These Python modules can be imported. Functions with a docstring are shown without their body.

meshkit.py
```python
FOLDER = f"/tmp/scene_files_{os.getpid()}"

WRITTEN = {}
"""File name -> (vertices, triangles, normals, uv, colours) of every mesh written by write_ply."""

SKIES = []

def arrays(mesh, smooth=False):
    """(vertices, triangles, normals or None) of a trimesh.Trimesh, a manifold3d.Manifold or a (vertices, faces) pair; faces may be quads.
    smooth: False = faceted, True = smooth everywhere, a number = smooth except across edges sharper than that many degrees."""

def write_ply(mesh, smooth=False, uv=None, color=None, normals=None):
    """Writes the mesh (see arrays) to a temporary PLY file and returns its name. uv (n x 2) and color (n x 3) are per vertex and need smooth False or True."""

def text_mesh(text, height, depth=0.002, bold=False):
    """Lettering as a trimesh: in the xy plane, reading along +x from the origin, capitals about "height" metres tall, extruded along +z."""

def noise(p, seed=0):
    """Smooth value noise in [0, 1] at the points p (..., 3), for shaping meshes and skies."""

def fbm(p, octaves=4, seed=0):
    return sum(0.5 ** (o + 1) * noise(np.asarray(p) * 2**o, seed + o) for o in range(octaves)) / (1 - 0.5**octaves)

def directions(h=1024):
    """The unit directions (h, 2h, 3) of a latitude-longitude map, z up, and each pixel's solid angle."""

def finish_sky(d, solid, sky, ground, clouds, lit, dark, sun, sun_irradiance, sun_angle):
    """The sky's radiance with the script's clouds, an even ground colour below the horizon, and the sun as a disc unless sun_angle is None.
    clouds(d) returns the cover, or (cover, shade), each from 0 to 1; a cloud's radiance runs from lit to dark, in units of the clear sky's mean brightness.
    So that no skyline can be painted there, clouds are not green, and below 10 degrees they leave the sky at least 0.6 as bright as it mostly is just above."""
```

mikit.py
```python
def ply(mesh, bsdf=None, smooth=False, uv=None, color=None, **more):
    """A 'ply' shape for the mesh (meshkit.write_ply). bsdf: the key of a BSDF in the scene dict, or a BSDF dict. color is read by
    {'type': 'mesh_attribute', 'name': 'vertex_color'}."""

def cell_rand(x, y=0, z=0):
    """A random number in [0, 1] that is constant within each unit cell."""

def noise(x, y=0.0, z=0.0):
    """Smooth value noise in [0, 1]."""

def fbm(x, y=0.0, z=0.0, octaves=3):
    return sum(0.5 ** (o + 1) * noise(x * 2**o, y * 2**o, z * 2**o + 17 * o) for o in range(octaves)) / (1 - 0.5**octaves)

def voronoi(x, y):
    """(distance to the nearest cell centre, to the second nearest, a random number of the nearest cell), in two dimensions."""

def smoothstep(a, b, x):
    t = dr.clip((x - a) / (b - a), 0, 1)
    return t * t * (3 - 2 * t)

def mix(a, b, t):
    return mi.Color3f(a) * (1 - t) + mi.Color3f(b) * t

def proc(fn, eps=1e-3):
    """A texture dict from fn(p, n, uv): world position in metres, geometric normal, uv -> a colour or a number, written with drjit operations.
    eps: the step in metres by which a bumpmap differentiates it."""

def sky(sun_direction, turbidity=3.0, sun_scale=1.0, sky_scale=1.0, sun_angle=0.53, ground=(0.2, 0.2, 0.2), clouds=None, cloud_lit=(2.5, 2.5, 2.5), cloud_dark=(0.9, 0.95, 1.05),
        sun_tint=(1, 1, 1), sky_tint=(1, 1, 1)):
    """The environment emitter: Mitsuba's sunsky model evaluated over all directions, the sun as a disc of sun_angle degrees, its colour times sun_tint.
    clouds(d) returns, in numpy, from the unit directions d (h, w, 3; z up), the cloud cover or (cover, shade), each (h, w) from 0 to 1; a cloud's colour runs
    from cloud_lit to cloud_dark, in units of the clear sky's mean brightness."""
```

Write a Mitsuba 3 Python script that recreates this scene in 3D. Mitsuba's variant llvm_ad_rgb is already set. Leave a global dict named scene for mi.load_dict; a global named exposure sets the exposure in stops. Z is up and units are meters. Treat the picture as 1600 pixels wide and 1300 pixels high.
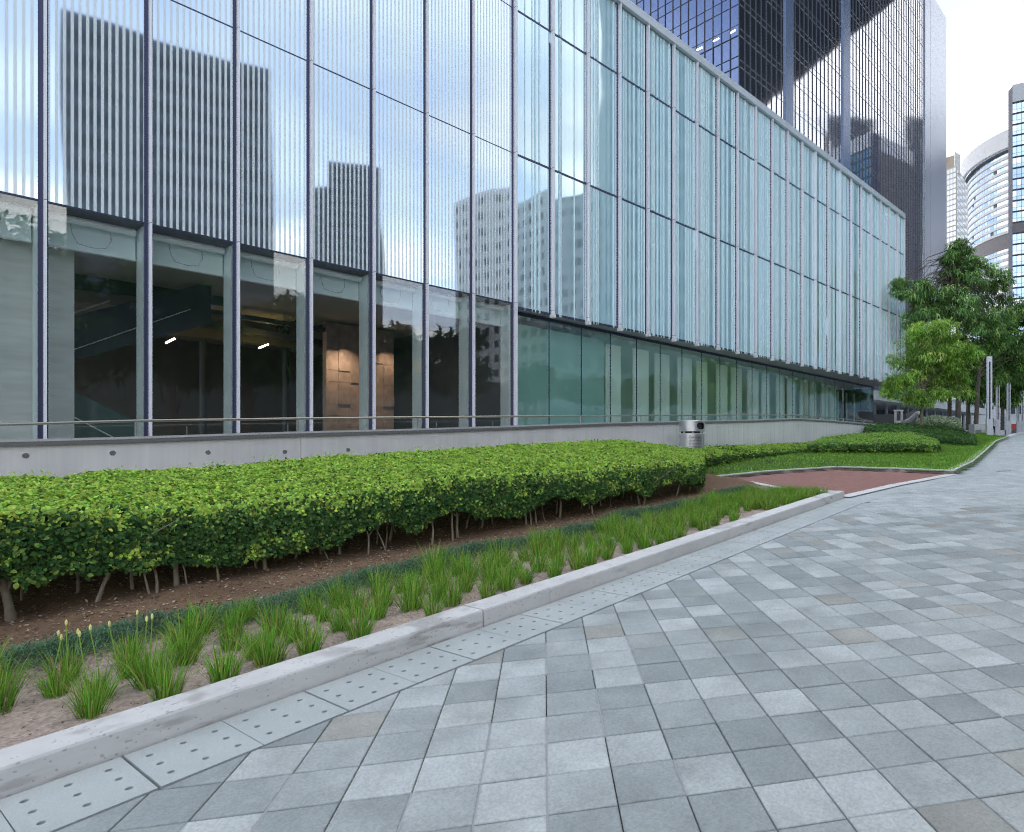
import math
import numpy as np
import trimesh, manifold3d, shapely
import drjit as dr
import mitsuba as mi
import mikit, meshkit
from mikit import noise, fbm, cell_rand, smoothstep, mix, proc, ply
from shapely.geometry import Polygon, Point, LineString

T = mi.ScalarTransform4f
rng = np.random.default_rng(7)
scene, labels = {}, {}

# ------------------------------------------------------------------ camera, sky, exposure
CAM_Z = 1.6
CX, YH, FL = 1000.0, 695.0, 1000.0          # principal point and focal length of the lens, in pixels of the 1600 x 1300 photograph
scene['camera'] = {'type': 'perspective', 'fov_axis': 'x', 'fov': math.degrees(2 * math.atan(800.0 / FL)),
                   'to_world': T().look_at(origin=[0, 0, CAM_Z], target=[0, 1, CAM_Z], up=[0, 0, 1]),
                   'principal_point_offset_x': -(CX - 800) / 1600.0, 'principal_point_offset_y': -(YH - 650) / 1300.0,
                   'near_clip': 0.05, 'far_clip': 5000.0}


def clouds(d):
    p = d / np.maximum(d[..., 2:], 0.06)
    q = np.stack([p[..., 0], p[..., 1], p[..., 2] * 0], -1)
    a = meshkit.fbm(q * 0.55 + [3.1, 7.7, 0.3], 5, 3)
    b = meshkit.fbm(q * 1.3 + [9.2, 1.4, 5.0], 5, 8)
    low = np.clip((0.30 - d[..., 2]) / 0.3, 0, 1)
    cover = np.clip((a - 0.385 + 0.30 * low) * 6.0, 0, 1)
    cover = np.maximum(cover, 0.46)
    shade = np.clip((b - 0.42) * 3.4, 0, 0.85) * (1 - 0.25 * low)
    return cover, shade


scene['sky'] = mikit.sky([0.35, 0.35, 1.0], turbidity=3, sun_scale=0.05, sun_angle=25, clouds=clouds,
                         cloud_lit=(2.66, 2.62, 2.56), cloud_dark=(1.4, 1.45, 1.52), ground=(0.25, 0.27, 0.28))
exposure = 2.8


# ------------------------------------------------------------------ helpers
def V(*a):
    return np.array(a, float)


def ray(x, y):
    return V((x - CX) / FL, 1.0, (YH - y) / FL)


def at(x, y, Y):
    """The point at distance Y along the view axis that the photograph shows at pixel (x, y)."""
    return ray(x, y) * Y + [0, 0, CAM_Z]


def gp(x, y, dz=0.0):
    """The point of the (sloping) plaza, raised by dz, at pixel (x, y)."""
    d = ray(x, y)
    return d * ((-CAM_Z + dz) / (d[2] - .03 * d[0] - .0366)) + [0, 0, CAM_Z]


def G(X, Y):
    """Height of the plaza, which rises gently away from the street corner and levels off."""
    X, Y = np.clip(X, -30, 34), np.asarray(Y, float)
    f = np.where(Y < 40, Y, 40 + (Y - 40) * .45)
    return .03 * X + .0366 * np.clip(f, -12, 75)


def numbered(key):
    if key not in scene and key not in labels:
        return key
    n = 1
    while f'{key}_{n:03d}' in scene or f'{key}_{n:03d}' in labels:
        n += 1
    return f'{key}_{n:03d}'


counters = {}


def part_key(key):
    """As numbered, but quick for hundreds of alike parts."""
    n = counters.get(key, 0)
    counters[key] = n + 1
    return key if n == 0 else f'{key}_{n:03d}'


def thing(name, label, cat, group=None, kind=None):
    key = numbered(name)
    labels[key] = {'label': label, 'category': cat}
    if group:
        labels[key]['group'] = group
    if kind:
        labels[key]['kind'] = kind
    return key


def struct(name, label, kind='structure'):
    key = numbered(name)
    labels[key] = {'label': label, 'category': name.replace('_', ' '), 'kind': kind}
    return key


class MB:
    def __init__(self):
        self.v, self.f, self.c, self.n = [], [], [], 0

    def add(self, v, f, c=None):
        v, f = np.asarray(v, float), np.asarray(f, int)
        if f.shape[1] == 4:
            f = np.vstack([f[:, [0, 1, 2]], f[:, [0, 2, 3]]])
        self.v.append(v)
        self.f.append(f + self.n)
        self.n += len(v)
        if c is not None:
            self.c.append(np.broadcast_to(c, (len(v), 3)))
        return self

    def tm(self, m):
        return self.add(m.vertices, m.faces)

    def obox(self, o, a, b, c):
        """box from corner o with edge vectors a, b, c"""
        o, a, b, c = map(np.asarray, (o, a, b, c))
        if np.dot(np.cross(a, b), c) < 0:
            a, b = b, a
        v = np.array([o, o + a, o + a + b, o + b, o + c, o + a + c, o + a + b + c, o + b + c])
        return self.add(v, [[0, 3, 2, 1], [4, 5, 6, 7], [0, 1, 5, 4], [1, 2, 6, 5], [2, 3, 7, 6], [3, 0, 4, 7]])

    def box(self, lo, hi):
        lo, hi = V(*lo), V(*hi)
        d = hi - lo
        return self.obox(lo, [d[0], 0, 0], [0, d[1], 0], [0, 0, d[2]])

    def tube(self, pts, rad, sides=8, cap=True):
        p = np.asarray(pts, float)
        r = np.broadcast_to(rad, (len(p),))
        t = np.gradient(p, axis=0)
        t /= np.linalg.norm(t, axis=1, keepdims=True) + 1e-12
        ref = np.where(np.abs(t[:, 2:]) < .9, [[0, 0, 1.]], [[1., 0, 0]])
        a = np.cross(t, ref)
        a /= np.linalg.norm(a, axis=1, keepdims=True) + 1e-12
        b = np.cross(t, a)
        an = np.arange(sides) * 2 * np.pi / sides
        v = p[:, None] + r[:, None, None] * (np.cos(an)[None, :, None] * a[:, None] + np.sin(an)[None, :, None] * b[:, None])
        i, j = np.meshgrid(np.arange(len(p) - 1), np.arange(sides), indexing='ij')
        q = np.stack([i * sides + j, i * sides + (j + 1) % sides, (i + 1) * sides + (j + 1) % sides, (i + 1) * sides + j], -1).reshape(-1, 4)
        n0 = self.n
        self.add(v.reshape(-1, 3), q)
        if cap:
            for k, rev in ((0, True), (len(p) - 1, False)):
                fan = [[k * sides, k * sides + m, k * sides + m + 1] for m in range(1, sides - 1)]
                fan = np.array(fan)
                if rev:
                    fan = fan[:, ::-1]
                self.f.append(fan + n0)
        return self

    def prism(self, poly, lo, hi):
        """vertical prism over a 2-D polygon (convex or not), lo and hi: heights, numbers or per-corner arrays"""
        p = np.asarray(poly, float)
        if Polygon(p).exterior.is_ccw is False:
            p = p[::-1]
            lo = lo if np.isscalar(lo) else np.asarray(lo)[::-1]
            hi = hi if np.isscalar(hi) else np.asarray(hi)[::-1]
        n = len(p)
        lo, hi = np.broadcast_to(lo, (n,)), np.broadcast_to(hi, (n,))
        v = np.vstack([np.c_[p, lo], np.c_[p, hi]])
        i = np.arange(n)
        side = np.stack([i, (i + 1) % n, (i + 1) % n + n, i + n], -1)
        self.add(v, side)
        import mapbox_earcut as ec
        tri = ec.triangulate_float64(np.ascontiguousarray(p), np.array([n], np.uint32)).reshape(-1, 3).astype(int)
        a, b, c = p[tri[:, 0]], p[tri[:, 1]], p[tri[:, 2]]
        flip = ((b - a)[:, 0] * (c - a)[:, 1] - (b - a)[:, 1] * (c - a)[:, 0]) < 0
        tri[flip] = tri[flip][:, ::-1]
        self.f.append(tri + n + self.n - 2 * n)
        self.f.append(tri[:, ::-1] + self.n - 2 * n)
        return self

    def mesh(self):
        return np.vstack(self.v), np.vstack(self.f)

    def shape(self, bsdf, smooth=False, **k):
        col = np.vstack(self.c) if self.c else None
        return ply(self.mesh(), bsdf, smooth, color=col, **k)


def put(key, mb, bsdf, smooth=False, quick=False, **k):
    key = part_key(key) if quick else numbered(key)
    scene[key] = mb.shape(bsdf, smooth, **k) if isinstance(mb, MB) else ply(mb, bsdf, smooth, **k)
    return key


def unit(a):
    a = np.asarray(a, float)
    return a / (np.linalg.norm(a, axis=-1, keepdims=True) + 1e-12)


def leaf_mesh(P, axis, nrm, L, W, col, fold=0.25):
    """oval leaves (4 triangles each) as arrays; P base points"""
    axis = unit(axis)
    side = unit(np.cross(nrm, axis))
    up = np.cross(axis, side)
    L, W = np.asarray(L)[:, None], np.asarray(W)[:, None]
    b = P
    l1, r1 = P + axis * L * .35 + side * W * .5 + up * W * fold, P + axis * L * .35 - side * W * .5 + up * W * fold
    l2, r2 = P + axis * L * .72 + side * W * .42 + up * W * fold * .6, P + axis * L * .72 - side * W * .42 + up * W * fold * .6
    t = P + axis * L
    v = np.stack([b, l1, r1, l2, r2, t], 1).reshape(-1, 3)
    k = np.arange(len(P))[:, None] * 6
    f = np.concatenate([k + [0, 2, 1], k + [1, 2, 4], k + [1, 4, 3], k + [3, 4, 5]], 1).reshape(-1, 3)
    return v, f, np.repeat(col, 6, 0)


def blade_mesh(P, axis, droop, L, W, col):
    """long leaves: 4 vertices, bent at the middle (2 triangles)"""
    axis = unit(axis)
    ref = np.where(np.abs(axis[:, 2:]) < .95, [[0, 0, 1.]], [[1., 0, 0]])
    side = unit(np.cross(axis, ref))
    L, W, droop = np.asarray(L)[:, None], np.asarray(W)[:, None], np.asarray(droop)[:, None]
    m = P + axis * L * .45
    tip = P + axis * L - [[0, 0, 1]] * L * droop
    v = np.stack([P, m + side * W * .5, m - side * W * .5, tip], 1).reshape(-1, 3)
    k = np.arange(len(P))[:, None] * 4
    f = np.concatenate([k + [0, 2, 1], k + [1, 2, 3]], 1).reshape(-1, 3)
    return v, f, np.repeat(col, 4, 0)


# ------------------------------------------------------------------ materials
def rgb(*c):
    return {'type': 'rgb', 'value': list(c)}


def mat(name, color, rough=.5, metallic=0.0, spec=.5, **k):
    d = {'type': 'principled', 'base_color': color if isinstance(color, dict) else rgb(*color), 'roughness': rough, 'metallic': metallic, 'specular': spec, **k}
    scene[name] = {'type': 'twosided', 'bsdf': d}


# lattice of the paving: origin and the two edge vectors of a slab
LO, LA, LB = V(-.6002, 4.0936), V(.28955, .05348), V(.04412, -.29439)
Minv = np.linalg.inv(np.stack([LA, LB], 1))
R0 = float((Minv @ (gp(1400, 798)[:2] - LO))[1])


def stone_tone(p, n, uv):
    x, y = p.x - LO[0], p.y - LO[1]
    i, j = dr.floor(x * Minv[0, 0] + y * Minv[0, 1]), dr.floor(x * Minv[1, 0] + y * Minv[1, 1])
    h, h2, h3 = cell_rand(i, j, 3), cell_rand(i, j, 5), cell_rand(i, j, 9)
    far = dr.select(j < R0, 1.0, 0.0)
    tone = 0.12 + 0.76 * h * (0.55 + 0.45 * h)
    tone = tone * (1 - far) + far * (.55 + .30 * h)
    c = mix((.262, .300, .302), (.55, .592, .588), tone)
    c = mix(c, (.36, .345, .295), dr.select((h2 > .86) & (far < .5), .8 * h3, 0.0))
    fi, fj = x * Minv[0, 0] + y * Minv[0, 1] - i, x * Minv[1, 0] + y * Minv[1, 1] - j
    edge = dr.minimum(dr.minimum(fi, 1 - fi), dr.minimum(fj, 1 - fj))
    speck = noise(p.x * 230, p.y * 230, 2.0) * .45 + noise(p.x * 95, p.y * 95, 7.0) * .55
    blot = fbm(p.x * 5.1, p.y * 5.1, h * 9)
    stain = smoothstep(.60, .78, fbm(p.x * 1.1 + 3, p.y * 1.1, 4.0, 4))
    grime = smoothstep(.045, .0, edge + .05 * (noise(p.x * 40, p.y * 40, 1.0) - .5)) * .16
    tilt = (fi - .5) * (h3 - .5) * .22 + (fj - .5) * (h2 - .5) * .22
    return c * ((.76 + .36 * speck) * (.90 + .42 * (blot - .38) + tilt) * (1 - grime) * (1 - .10 * stain))


def concrete_tone(p, n, uv):
    b = fbm(p.x * 1.7, p.y * 1.7, p.z * 3.0, 4)
    s = fbm(p.x * 14, p.y * 14, p.z * 22, 3)
    pore = smoothstep(.80, .86, noise(p.x * 60, p.y * 60, p.z * 60))
    c = mix((.47, .47, .465), (.66, .66, .65), dr.clip(b * .8 + s * .4 - .05, 0, 1))
    dirt = smoothstep(.50, .72, fbm(p.x * 5, p.y * 5, p.z * 16 + 5, 4)) * smoothstep(.3, .75, fbm(p.x * 1.1, p.y * 1.1, 2.0))
    return mix(c, (.22, .21, .195), .55 * dirt) * (1 - .30 * pore)


def wall_tone(p, n, uv):
    s = p.x * .6606 + p.y * .7507
    streak = fbm(s * 9.0, p.z * .25, 2.0, 4)
    fine = fbm(s * 40.0, p.z * 1.2, 5.0, 2)
    b = fbm(s * .8, p.z * 1.3, 1.0, 3)
    t = dr.clip(b * .5 + streak * .45 + fine * .2 - .08, 0, 1)
    board = smoothstep(.46, .5, dr.abs(s * 3.2 - dr.floor(s * 3.2) - .5)) * smoothstep(13, 16, s)
    return mix((.56, .565, .565), (.86, .86, .855), t) * (1 - .35 * board)


def soil_tone(p, n, uv):
    a = fbm(p.x * 2.0, p.y * 2.0, 0.0, 4)
    b = noise(p.x * 70, p.y * 70, p.z * 70)
    c = noise(p.x * 25, p.y * 25, 3.0)
    q = p.x * -.813 + p.y * .582
    grit = 1 - smoothstep(5.2, 6.2, q + (a - .5) * 1.2)
    base = mix((.10, .066, .045), (.20, .135, .09), dr.clip(a * .6 + b * .5, 0, 1))
    grav = mix((.24, .185, .155), (.52, .43, .37), dr.clip(b * .7 + c * .4 - .1, 0, 1))
    return mix(base, grav, grit)


def old_concrete_tone(p, n, uv):
    b = fbm(p.x * .9, p.y * .9, p.z * 3.5, 4)
    s = fbm(p.x * 3, p.y * 3, p.z * 14, 3)
    return mix((.58, .58, .56), (.92, .92, .89), dr.clip(b * .75 + s * .5 - .15, 0, 1))


mat('stone', proc(stone_tone), .62, spec=.42)
mat('joint', (.07, .075, .075), .9)
mat('joint_pale', (.33, .34, .36), .9)
mat('concrete', proc(concrete_tone), .8, spec=.3)
mat('wall_concrete', proc(wall_tone), .8, spec=.3)
mat('old_concrete', proc(old_concrete_tone), .8, spec=.3)
mat('coping', (.47, .475, .48), .75)
mat('coping_edge', (.16, .165, .175), .8)
mat('soil', proc(soil_tone), .95, spec=.1)
mat('ground', (.20, .215, .22), .9)
mat('black', (.015, .016, .018), .6)
mat('drain_stone', proc(lambda p, n, uv: mix((.33, .37, .368), (.50, .54, .535), dr.clip(noise(p.x * 300, p.y * 300) * .5 + fbm(p.x * 2, p.y * 2) * .7 - .1, 0, 1))), .6, spec=.4)
mat('red_paving', proc(lambda p, n, uv: mix((.19, .085, .07), (.31, .165, .14), dr.clip(noise(p.x * 9, p.y * 22) * .5 + noise(p.x * 60, p.y * 60) * .5, 0, 1))), .8)
mat('pale_kerb', proc(lambda p, n, uv: mix((.50, .50, .49), (.66, .66, .65), fbm(p.x * 3, p.y * 3, p.z * 9))), .75)
mat('silver', (.84, .84, .90), .4, .1)
mat('silver_dull', (.50, .52, .55), .42, .5)
mat('navy', (.06, .07, .13), .3, .5)
mat('band', (.62, .66, .71), .4, .3)
mat('steel_warm', (.38, .36, .30), .32, .9)
mat('steel', (.52, .54, .56), .28, .9)
mat('pale_glass', (.78, .88, .88), .2, spec=.5)
mat('rib', (.74, .88, .92), .2, spec=.6)
mat('white_paint', (.78, .79, .79), .4)
mat('pipe_white', (.86, .88, .87), .35)
mat('slate', (.085, .11, .135), .5)
mat('dark_int', (.16, .165, .155), .8)
mat('ceiling_int', (.34, .34, .32), .8)
mat('floor_int', (.26, .25, .23), .5)
mat('bal_glass', (.09, .16, .15), .1, spec=.6)
mat('teal_wall', proc(lambda p, n, uv: mix((.36, .56, .54), (.46, .66, .64), fbm(p.x, p.y, p.z * 2))), .5)
mat('curtain', (.90, .95, .88), .8)
mat('curtain_dim', (.55, .66, .60), .8)
mat('soffit', (.42, .43, .44), .5)
mat('tower_navy', (.035, .045, .07), .35)
mat('tower_spandrel', (.03, .038, .05), .3)
mat('tower_metal', (.60, .64, .72), .28, .85)
mat('brown_band', (.26, .24, .25), .5)
mat('beige', (.62, .53, .42), .7)
mat('white_clad', (.84, .85, .87), .45)
mat('dark_grey', (.13, .14, .155), .5)
mat('far_glass', (.46, .66, .90), .08, .9)
mat('far_glass_pale', (.80, .86, .93), .10, .85)
mat('lime_bark', proc(lambda p, n, uv: mix((.20, .175, .13), (.36, .32, .25), fbm(p.x * 30, p.y * 30, p.z * 8))), .85)
mat('dark_bark', proc(lambda p, n, uv: mix((.07, .06, .05), (.17, .145, .12), fbm(p.x * 14, p.y * 14, p.z * 5))), .9)
mat('pink_brick', proc(lambda p, n, uv: mix((.40, .31, .285), (.56, .45, .41), noise(p.x * 9, p.y * 9, p.z * 5))), .8)
mat('skin', (.42, .27, .2), .6)
mat('shirt', (.72, .74, .80), .8)
mat('trousers', (.03, .035, .05), .8)
mat('red_plastic', (.55, .09, .07), .5)
mat('yellow_petal', (.80, .72, .28), .6)
for nm, tr, sp in (('leaf', .55, 1.45), ('grass', .5, 1.4)):
    scene[nm] = {'type': 'principledthin', 'base_color': {'type': 'mesh_attribute', 'name': 'vertex_color'}, 'roughness': .33, 'diff_trans': tr, 'eta': sp}
scene['litter'] = {'type': 'twosided', 'bsdf': {'type': 'diffuse', 'reflectance': {'type': 'mesh_attribute', 'name': 'vertex_color'}}}

# the two planes of the glass front, which folds slightly at P0
P0 = V(-3.743, 19.0)
DR, NR = V(.6606, .7507), V(.7507, -.6606)
DL = unit(V(.82, 1.0)); NL = V(DL[1], -DL[0])
NFAC = float(NR @ P0)                                      # -15.36


def stripes(w, pitch, share, off=0.0):
    t = w / pitch + off
    return smoothstep(share / 2 + .03, share / 2 - .03, dr.abs(t - dr.floor(t) - .5))


def frit_left(p):
    return stripes((p.x - P0[0]) * DL[0] + (p.y - P0[1]) * DL[1], .104, .44)


def frit_right(p):
    s = (p.x - P0[0]) * DR[0] + (p.y - P0[1]) * DR[1]
    c = dr.floor(s / .052)
    h = cell_rand(c, 3, 1)
    return dr.select(h > .42, .55 + .45 * cell_rand(c, 5, 2), 0.10) * (.35 + .65 * smoothstep(2.9, 3.1, s))


def facade_glass(name, frit, white, tint, w_gap, w_frit):
    scene[name] = {'type': 'blendbsdf', 'weight': proc(lambda p, n, uv: w_gap + (w_frit - w_gap) * frit(p)),
                   'a': {'type': 'principled', 'base_color': rgb(*white), 'roughness': .5, 'specular': .3},
                   'b': {'type': 'principled', 'base_color': rgb(*tint), 'metallic': 1.0, 'roughness': .012}}


def bowed_pane(o, a, b, n, wave, seed):
    """a sheet of glass that is slightly out of flat, with smooth normals"""
    na, nb = 6, 10
    U, W = np.meshgrid(np.linspace(0, 1, na), np.linspace(0, 1, nb), indexing='ij')
    la, lb_ = np.linalg.norm(a), np.linalg.norm(b)
    z = wave * (meshkit.fbm(np.stack([U * la / 1.1 + seed * 7.3, W * lb_ / 2.3, U * 0 + seed], -1), 2, 3) - .5) + wave * .35 * (np.sin(U * np.pi) * np.sin(W * np.pi) - .5) * (1 if seed % 2 else -1)
    v = (o + U[..., None] * a + W[..., None] * b + z[..., None] * n).reshape(-1, 3)
    i_, j_ = np.meshgrid(np.arange(na - 1), np.arange(nb - 1), indexing='ij')
    q_ = np.stack([i_ * nb + j_, (i_ + 1) * nb + j_, (i_ + 1) * nb + j_ + 1, i_ * nb + j_ + 1], -1).reshape(-1, 4)
    return v, np.vstack([q_[:, [0, 1, 2]], q_[:, [0, 2, 3]]])


facade_glass('glass_left', frit_left, (.80, .89, .91), (.69, .80, .91), .97, .12)
facade_glass('glass_right', frit_right, (.58, .78, .84), (.62, .77, .85), .92, .30)
scene['clear_glass'] = {'type': 'blendbsdf', 'weight': .15,
                        'a': {'type': 'thindielectric', 'specular_transmittance': rgb(.88, .93, .925)},
                        'b': {'type': 'conductor', 'specular_reflectance': rgb(.9, .96, 1.0)}}
scene['green_glass'] = {'type': 'blendbsdf', 'weight': .10,
                        'a': {'type': 'thindielectric', 'specular_transmittance': rgb(.76, .88, .81)},
                        'b': {'type': 'conductor', 'specular_reflectance': rgb(.9, .96, 1.0)}}


def mirror(name, tint, w, base, wave=0.0, length=2.0):
    d = {'type': 'blendbsdf', 'weight': w, 'a': {'type': 'diffuse', 'reflectance': rgb(*base)}, 'b': {'type': 'principled', 'base_color': rgb(*tint), 'metallic': 1.0, 'roughness': .06}}
    scene[name] = {'type': 'twosided', 'bsdf': d}


mirror('tower_glass', (.86, .88, .97), .86, (.02, .025, .035))
mirror('tower_glass_blue', (.22, .31, .58), .6, (.01, .025, .08))


def far_windows(name, wall, pane, pw, ph, fx, fz):
    def f(p, n, uv):
        u = p.x * -n.y + p.y * n.x
        a, b = u / pw, p.z / ph
        w = smoothstep(fx / 2 + .04, fx / 2 - .04, dr.abs(a - dr.floor(a) - .5)) * smoothstep(fz / 2 + .04, fz / 2 - .04, dr.abs(b - dr.floor(b) - .5))
        return mix(wall, pane, w * dr.select(dr.abs(n.z) > .5, 0.0, 1.0))
    mat(name, proc(f), .6)


far_windows('hotel_windows', (.62, .64, .64), (.04, .05, .06), 3.0, 3.2, .45, .5)
far_windows('block_windows', (.50, .55, .56), (.16, .20, .22), 2.6, 3.1, .6, .5)
far_windows('pale_tower_windows', (.33, .50, .54), (.21, .36, .41), 3.2, 3.6, .72, .6)
far_windows('dark_tower_windows', (.075, .10, .135), (.03, .045, .07), 40.0, 3.6, .97, .55)


def to_world_shape(key, m4):
    scene[key]['to_world'] = T(m4)


# ------------------------------------------------------------------ ground
KD, KP = V(math.sin(math.radians(35.6)), math.cos(math.radians(35.6))), V(-math.cos(math.radians(35.6)), math.sin(math.radians(35.6)))


def kq(k, q, dz=0.0):
    """point k metres along and q metres left of the kerb's direction, dz above the plaza"""
    p = KD * k + KP * q
    return V(p[0], p[1], float(G(p[0], p[1])) + dz)


def grid_mesh(xs, ys, zf):
    X, Y = np.meshgrid(xs, ys, indexing='ij')
    Z = zf(X, Y)
    v = np.stack([X, Y, Z], -1).reshape(-1, 3)
    n, m = X.shape
    i, j = np.meshgrid(np.arange(n - 1), np.arange(m - 1), indexing='ij')
    q = np.stack([i * m + j, (i + 1) * m + j, (i + 1) * m + j + 1, i * m + j + 1], -1).reshape(-1, 4)
    return v, np.vstack([q[:, [0, 1, 2]], q[:, [0, 2, 3]]])


t = np.linspace(-1, 1, 181)
xs = np.sign(t) * (np.abs(t) * 60 + np.abs(t) ** 5 * 1900)
k = struct('ground', 'grey city ground reaching to the horizon')
scene[k] = ply(grid_mesh(xs, xs, lambda X, Y: G(X, Y) - .12 - .3 * ((X * NR[0] + Y * NR[1]) < -12.5)), 'ground', True)

# path edge (outer line of the drain) as the photograph shows it
Q_DR, Q_K, Q_KB = 3.46, 3.99, 4.25
edge_px = [(1350, 786), (1392, 772), (1460, 756), (1520, 736), (1560, 706), (1572, 686)]
edge = [tuple((KD * kk + KP * Q_DR)) for kk in np.arange(-2.0, 12.3, .7)] + [tuple(gp(*p)[:2]) for p in edge_px]
edge = np.array(edge)
pave_poly = Polygon(list(edge) + [(24.5, 42), (40, 60), (60, 60), (60, -6), (-3, -6)])

pav = struct('paving', 'plaza of square grey and blue-grey stone slabs laid in a straight grid')


def sheet(poly, dz, step=1.0):
    """triangulated sheet following the ground inside poly"""
    x0, y0, x1, y1 = poly.bounds
    vs, fs, n = [], [], 0
    for a in np.arange(x0, x1, step):
        for b in np.arange(y0, y1, step):
            g = poly.intersection(shapely.box(a, b, a + step, b + step))
            for h in getattr(g, 'geoms', [g]):
                if h.geom_type != 'Polygon' or h.area < 1e-6:
                    continue
                c = np.array(h.exterior.coords)[:-1]
                if not h.exterior.is_ccw:
                    c = c[::-1]
                import mapbox_earcut as ec
                tri = ec.triangulate_float64(np.ascontiguousarray(c), np.array([len(c)], np.uint32)).reshape(-1, 3).astype(int)
                A, B, C = c[tri[:, 0]], c[tri[:, 1]], c[tri[:, 2]]
                fl = ((B - A)[:, 0] * (C - A)[:, 1] - (B - A)[:, 1] * (C - A)[:, 0]) < 0
                tri[fl] = tri[fl][:, ::-1]
                vs.append(np.c_[c, G(c[:, 0], c[:, 1]) + dz])
                fs.append(tri + n)
                n += len(c)
    return np.vstack(vs), np.vstack(fs)


scene[pav + '__bedding'] = ply(sheet(pave_poly.intersection(shapely.box(-6, -6, 30, 22)), -.012, 2.0), 'joint')
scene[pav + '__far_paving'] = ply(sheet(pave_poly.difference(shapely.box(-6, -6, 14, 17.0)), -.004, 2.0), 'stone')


def slab(poly2, dz, tilt, gap=.0028):
    """chamfered slab over a (convex) polygon"""
    p = Polygon(poly2).buffer(-gap, join_style=2)
    if p.is_empty or p.geom_type != 'Polygon' or p.area < .0025:
        return None
    inner = p.buffer(-.0035, join_style=2)
    c, ci = np.array(p.exterior.coords)[:-1], np.array(inner.exterior.coords)[:-1]
    if len(c) != len(ci):
        ci = c + (c.mean(0) - c) * .012
    if not p.exterior.is_ccw:
        c, ci = c[::-1], ci[::-1]
    sh = np.argmin(((ci - c[0]) ** 2).sum(1))
    ci = np.roll(ci, -sh, 0)
    n = len(c)
    m = c.mean(0)

    def z(q, d):
        return G(q[:, 0], q[:, 1]) + dz + (q - m) @ tilt + d
    v = np.vstack([np.c_[c, z(c, -.03)], np.c_[c, z(c, -.0035)], np.c_[ci, z(ci, 0)]])
    i = np.arange(n)
    j = (i + 1) % n
    f = np.vstack([np.stack([i, j, j + n], -1), np.stack([i, j + n, i + n], -1), np.stack([i + n, j + n, j + 2 * n], -1), np.stack([i + n, j + 2 * n, i + 2 * n], -1),
                   np.array([[2 * n, 2 * n + q, 2 * n + q + 1] for q in range(1, n - 1)])])
    return v, f


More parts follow.
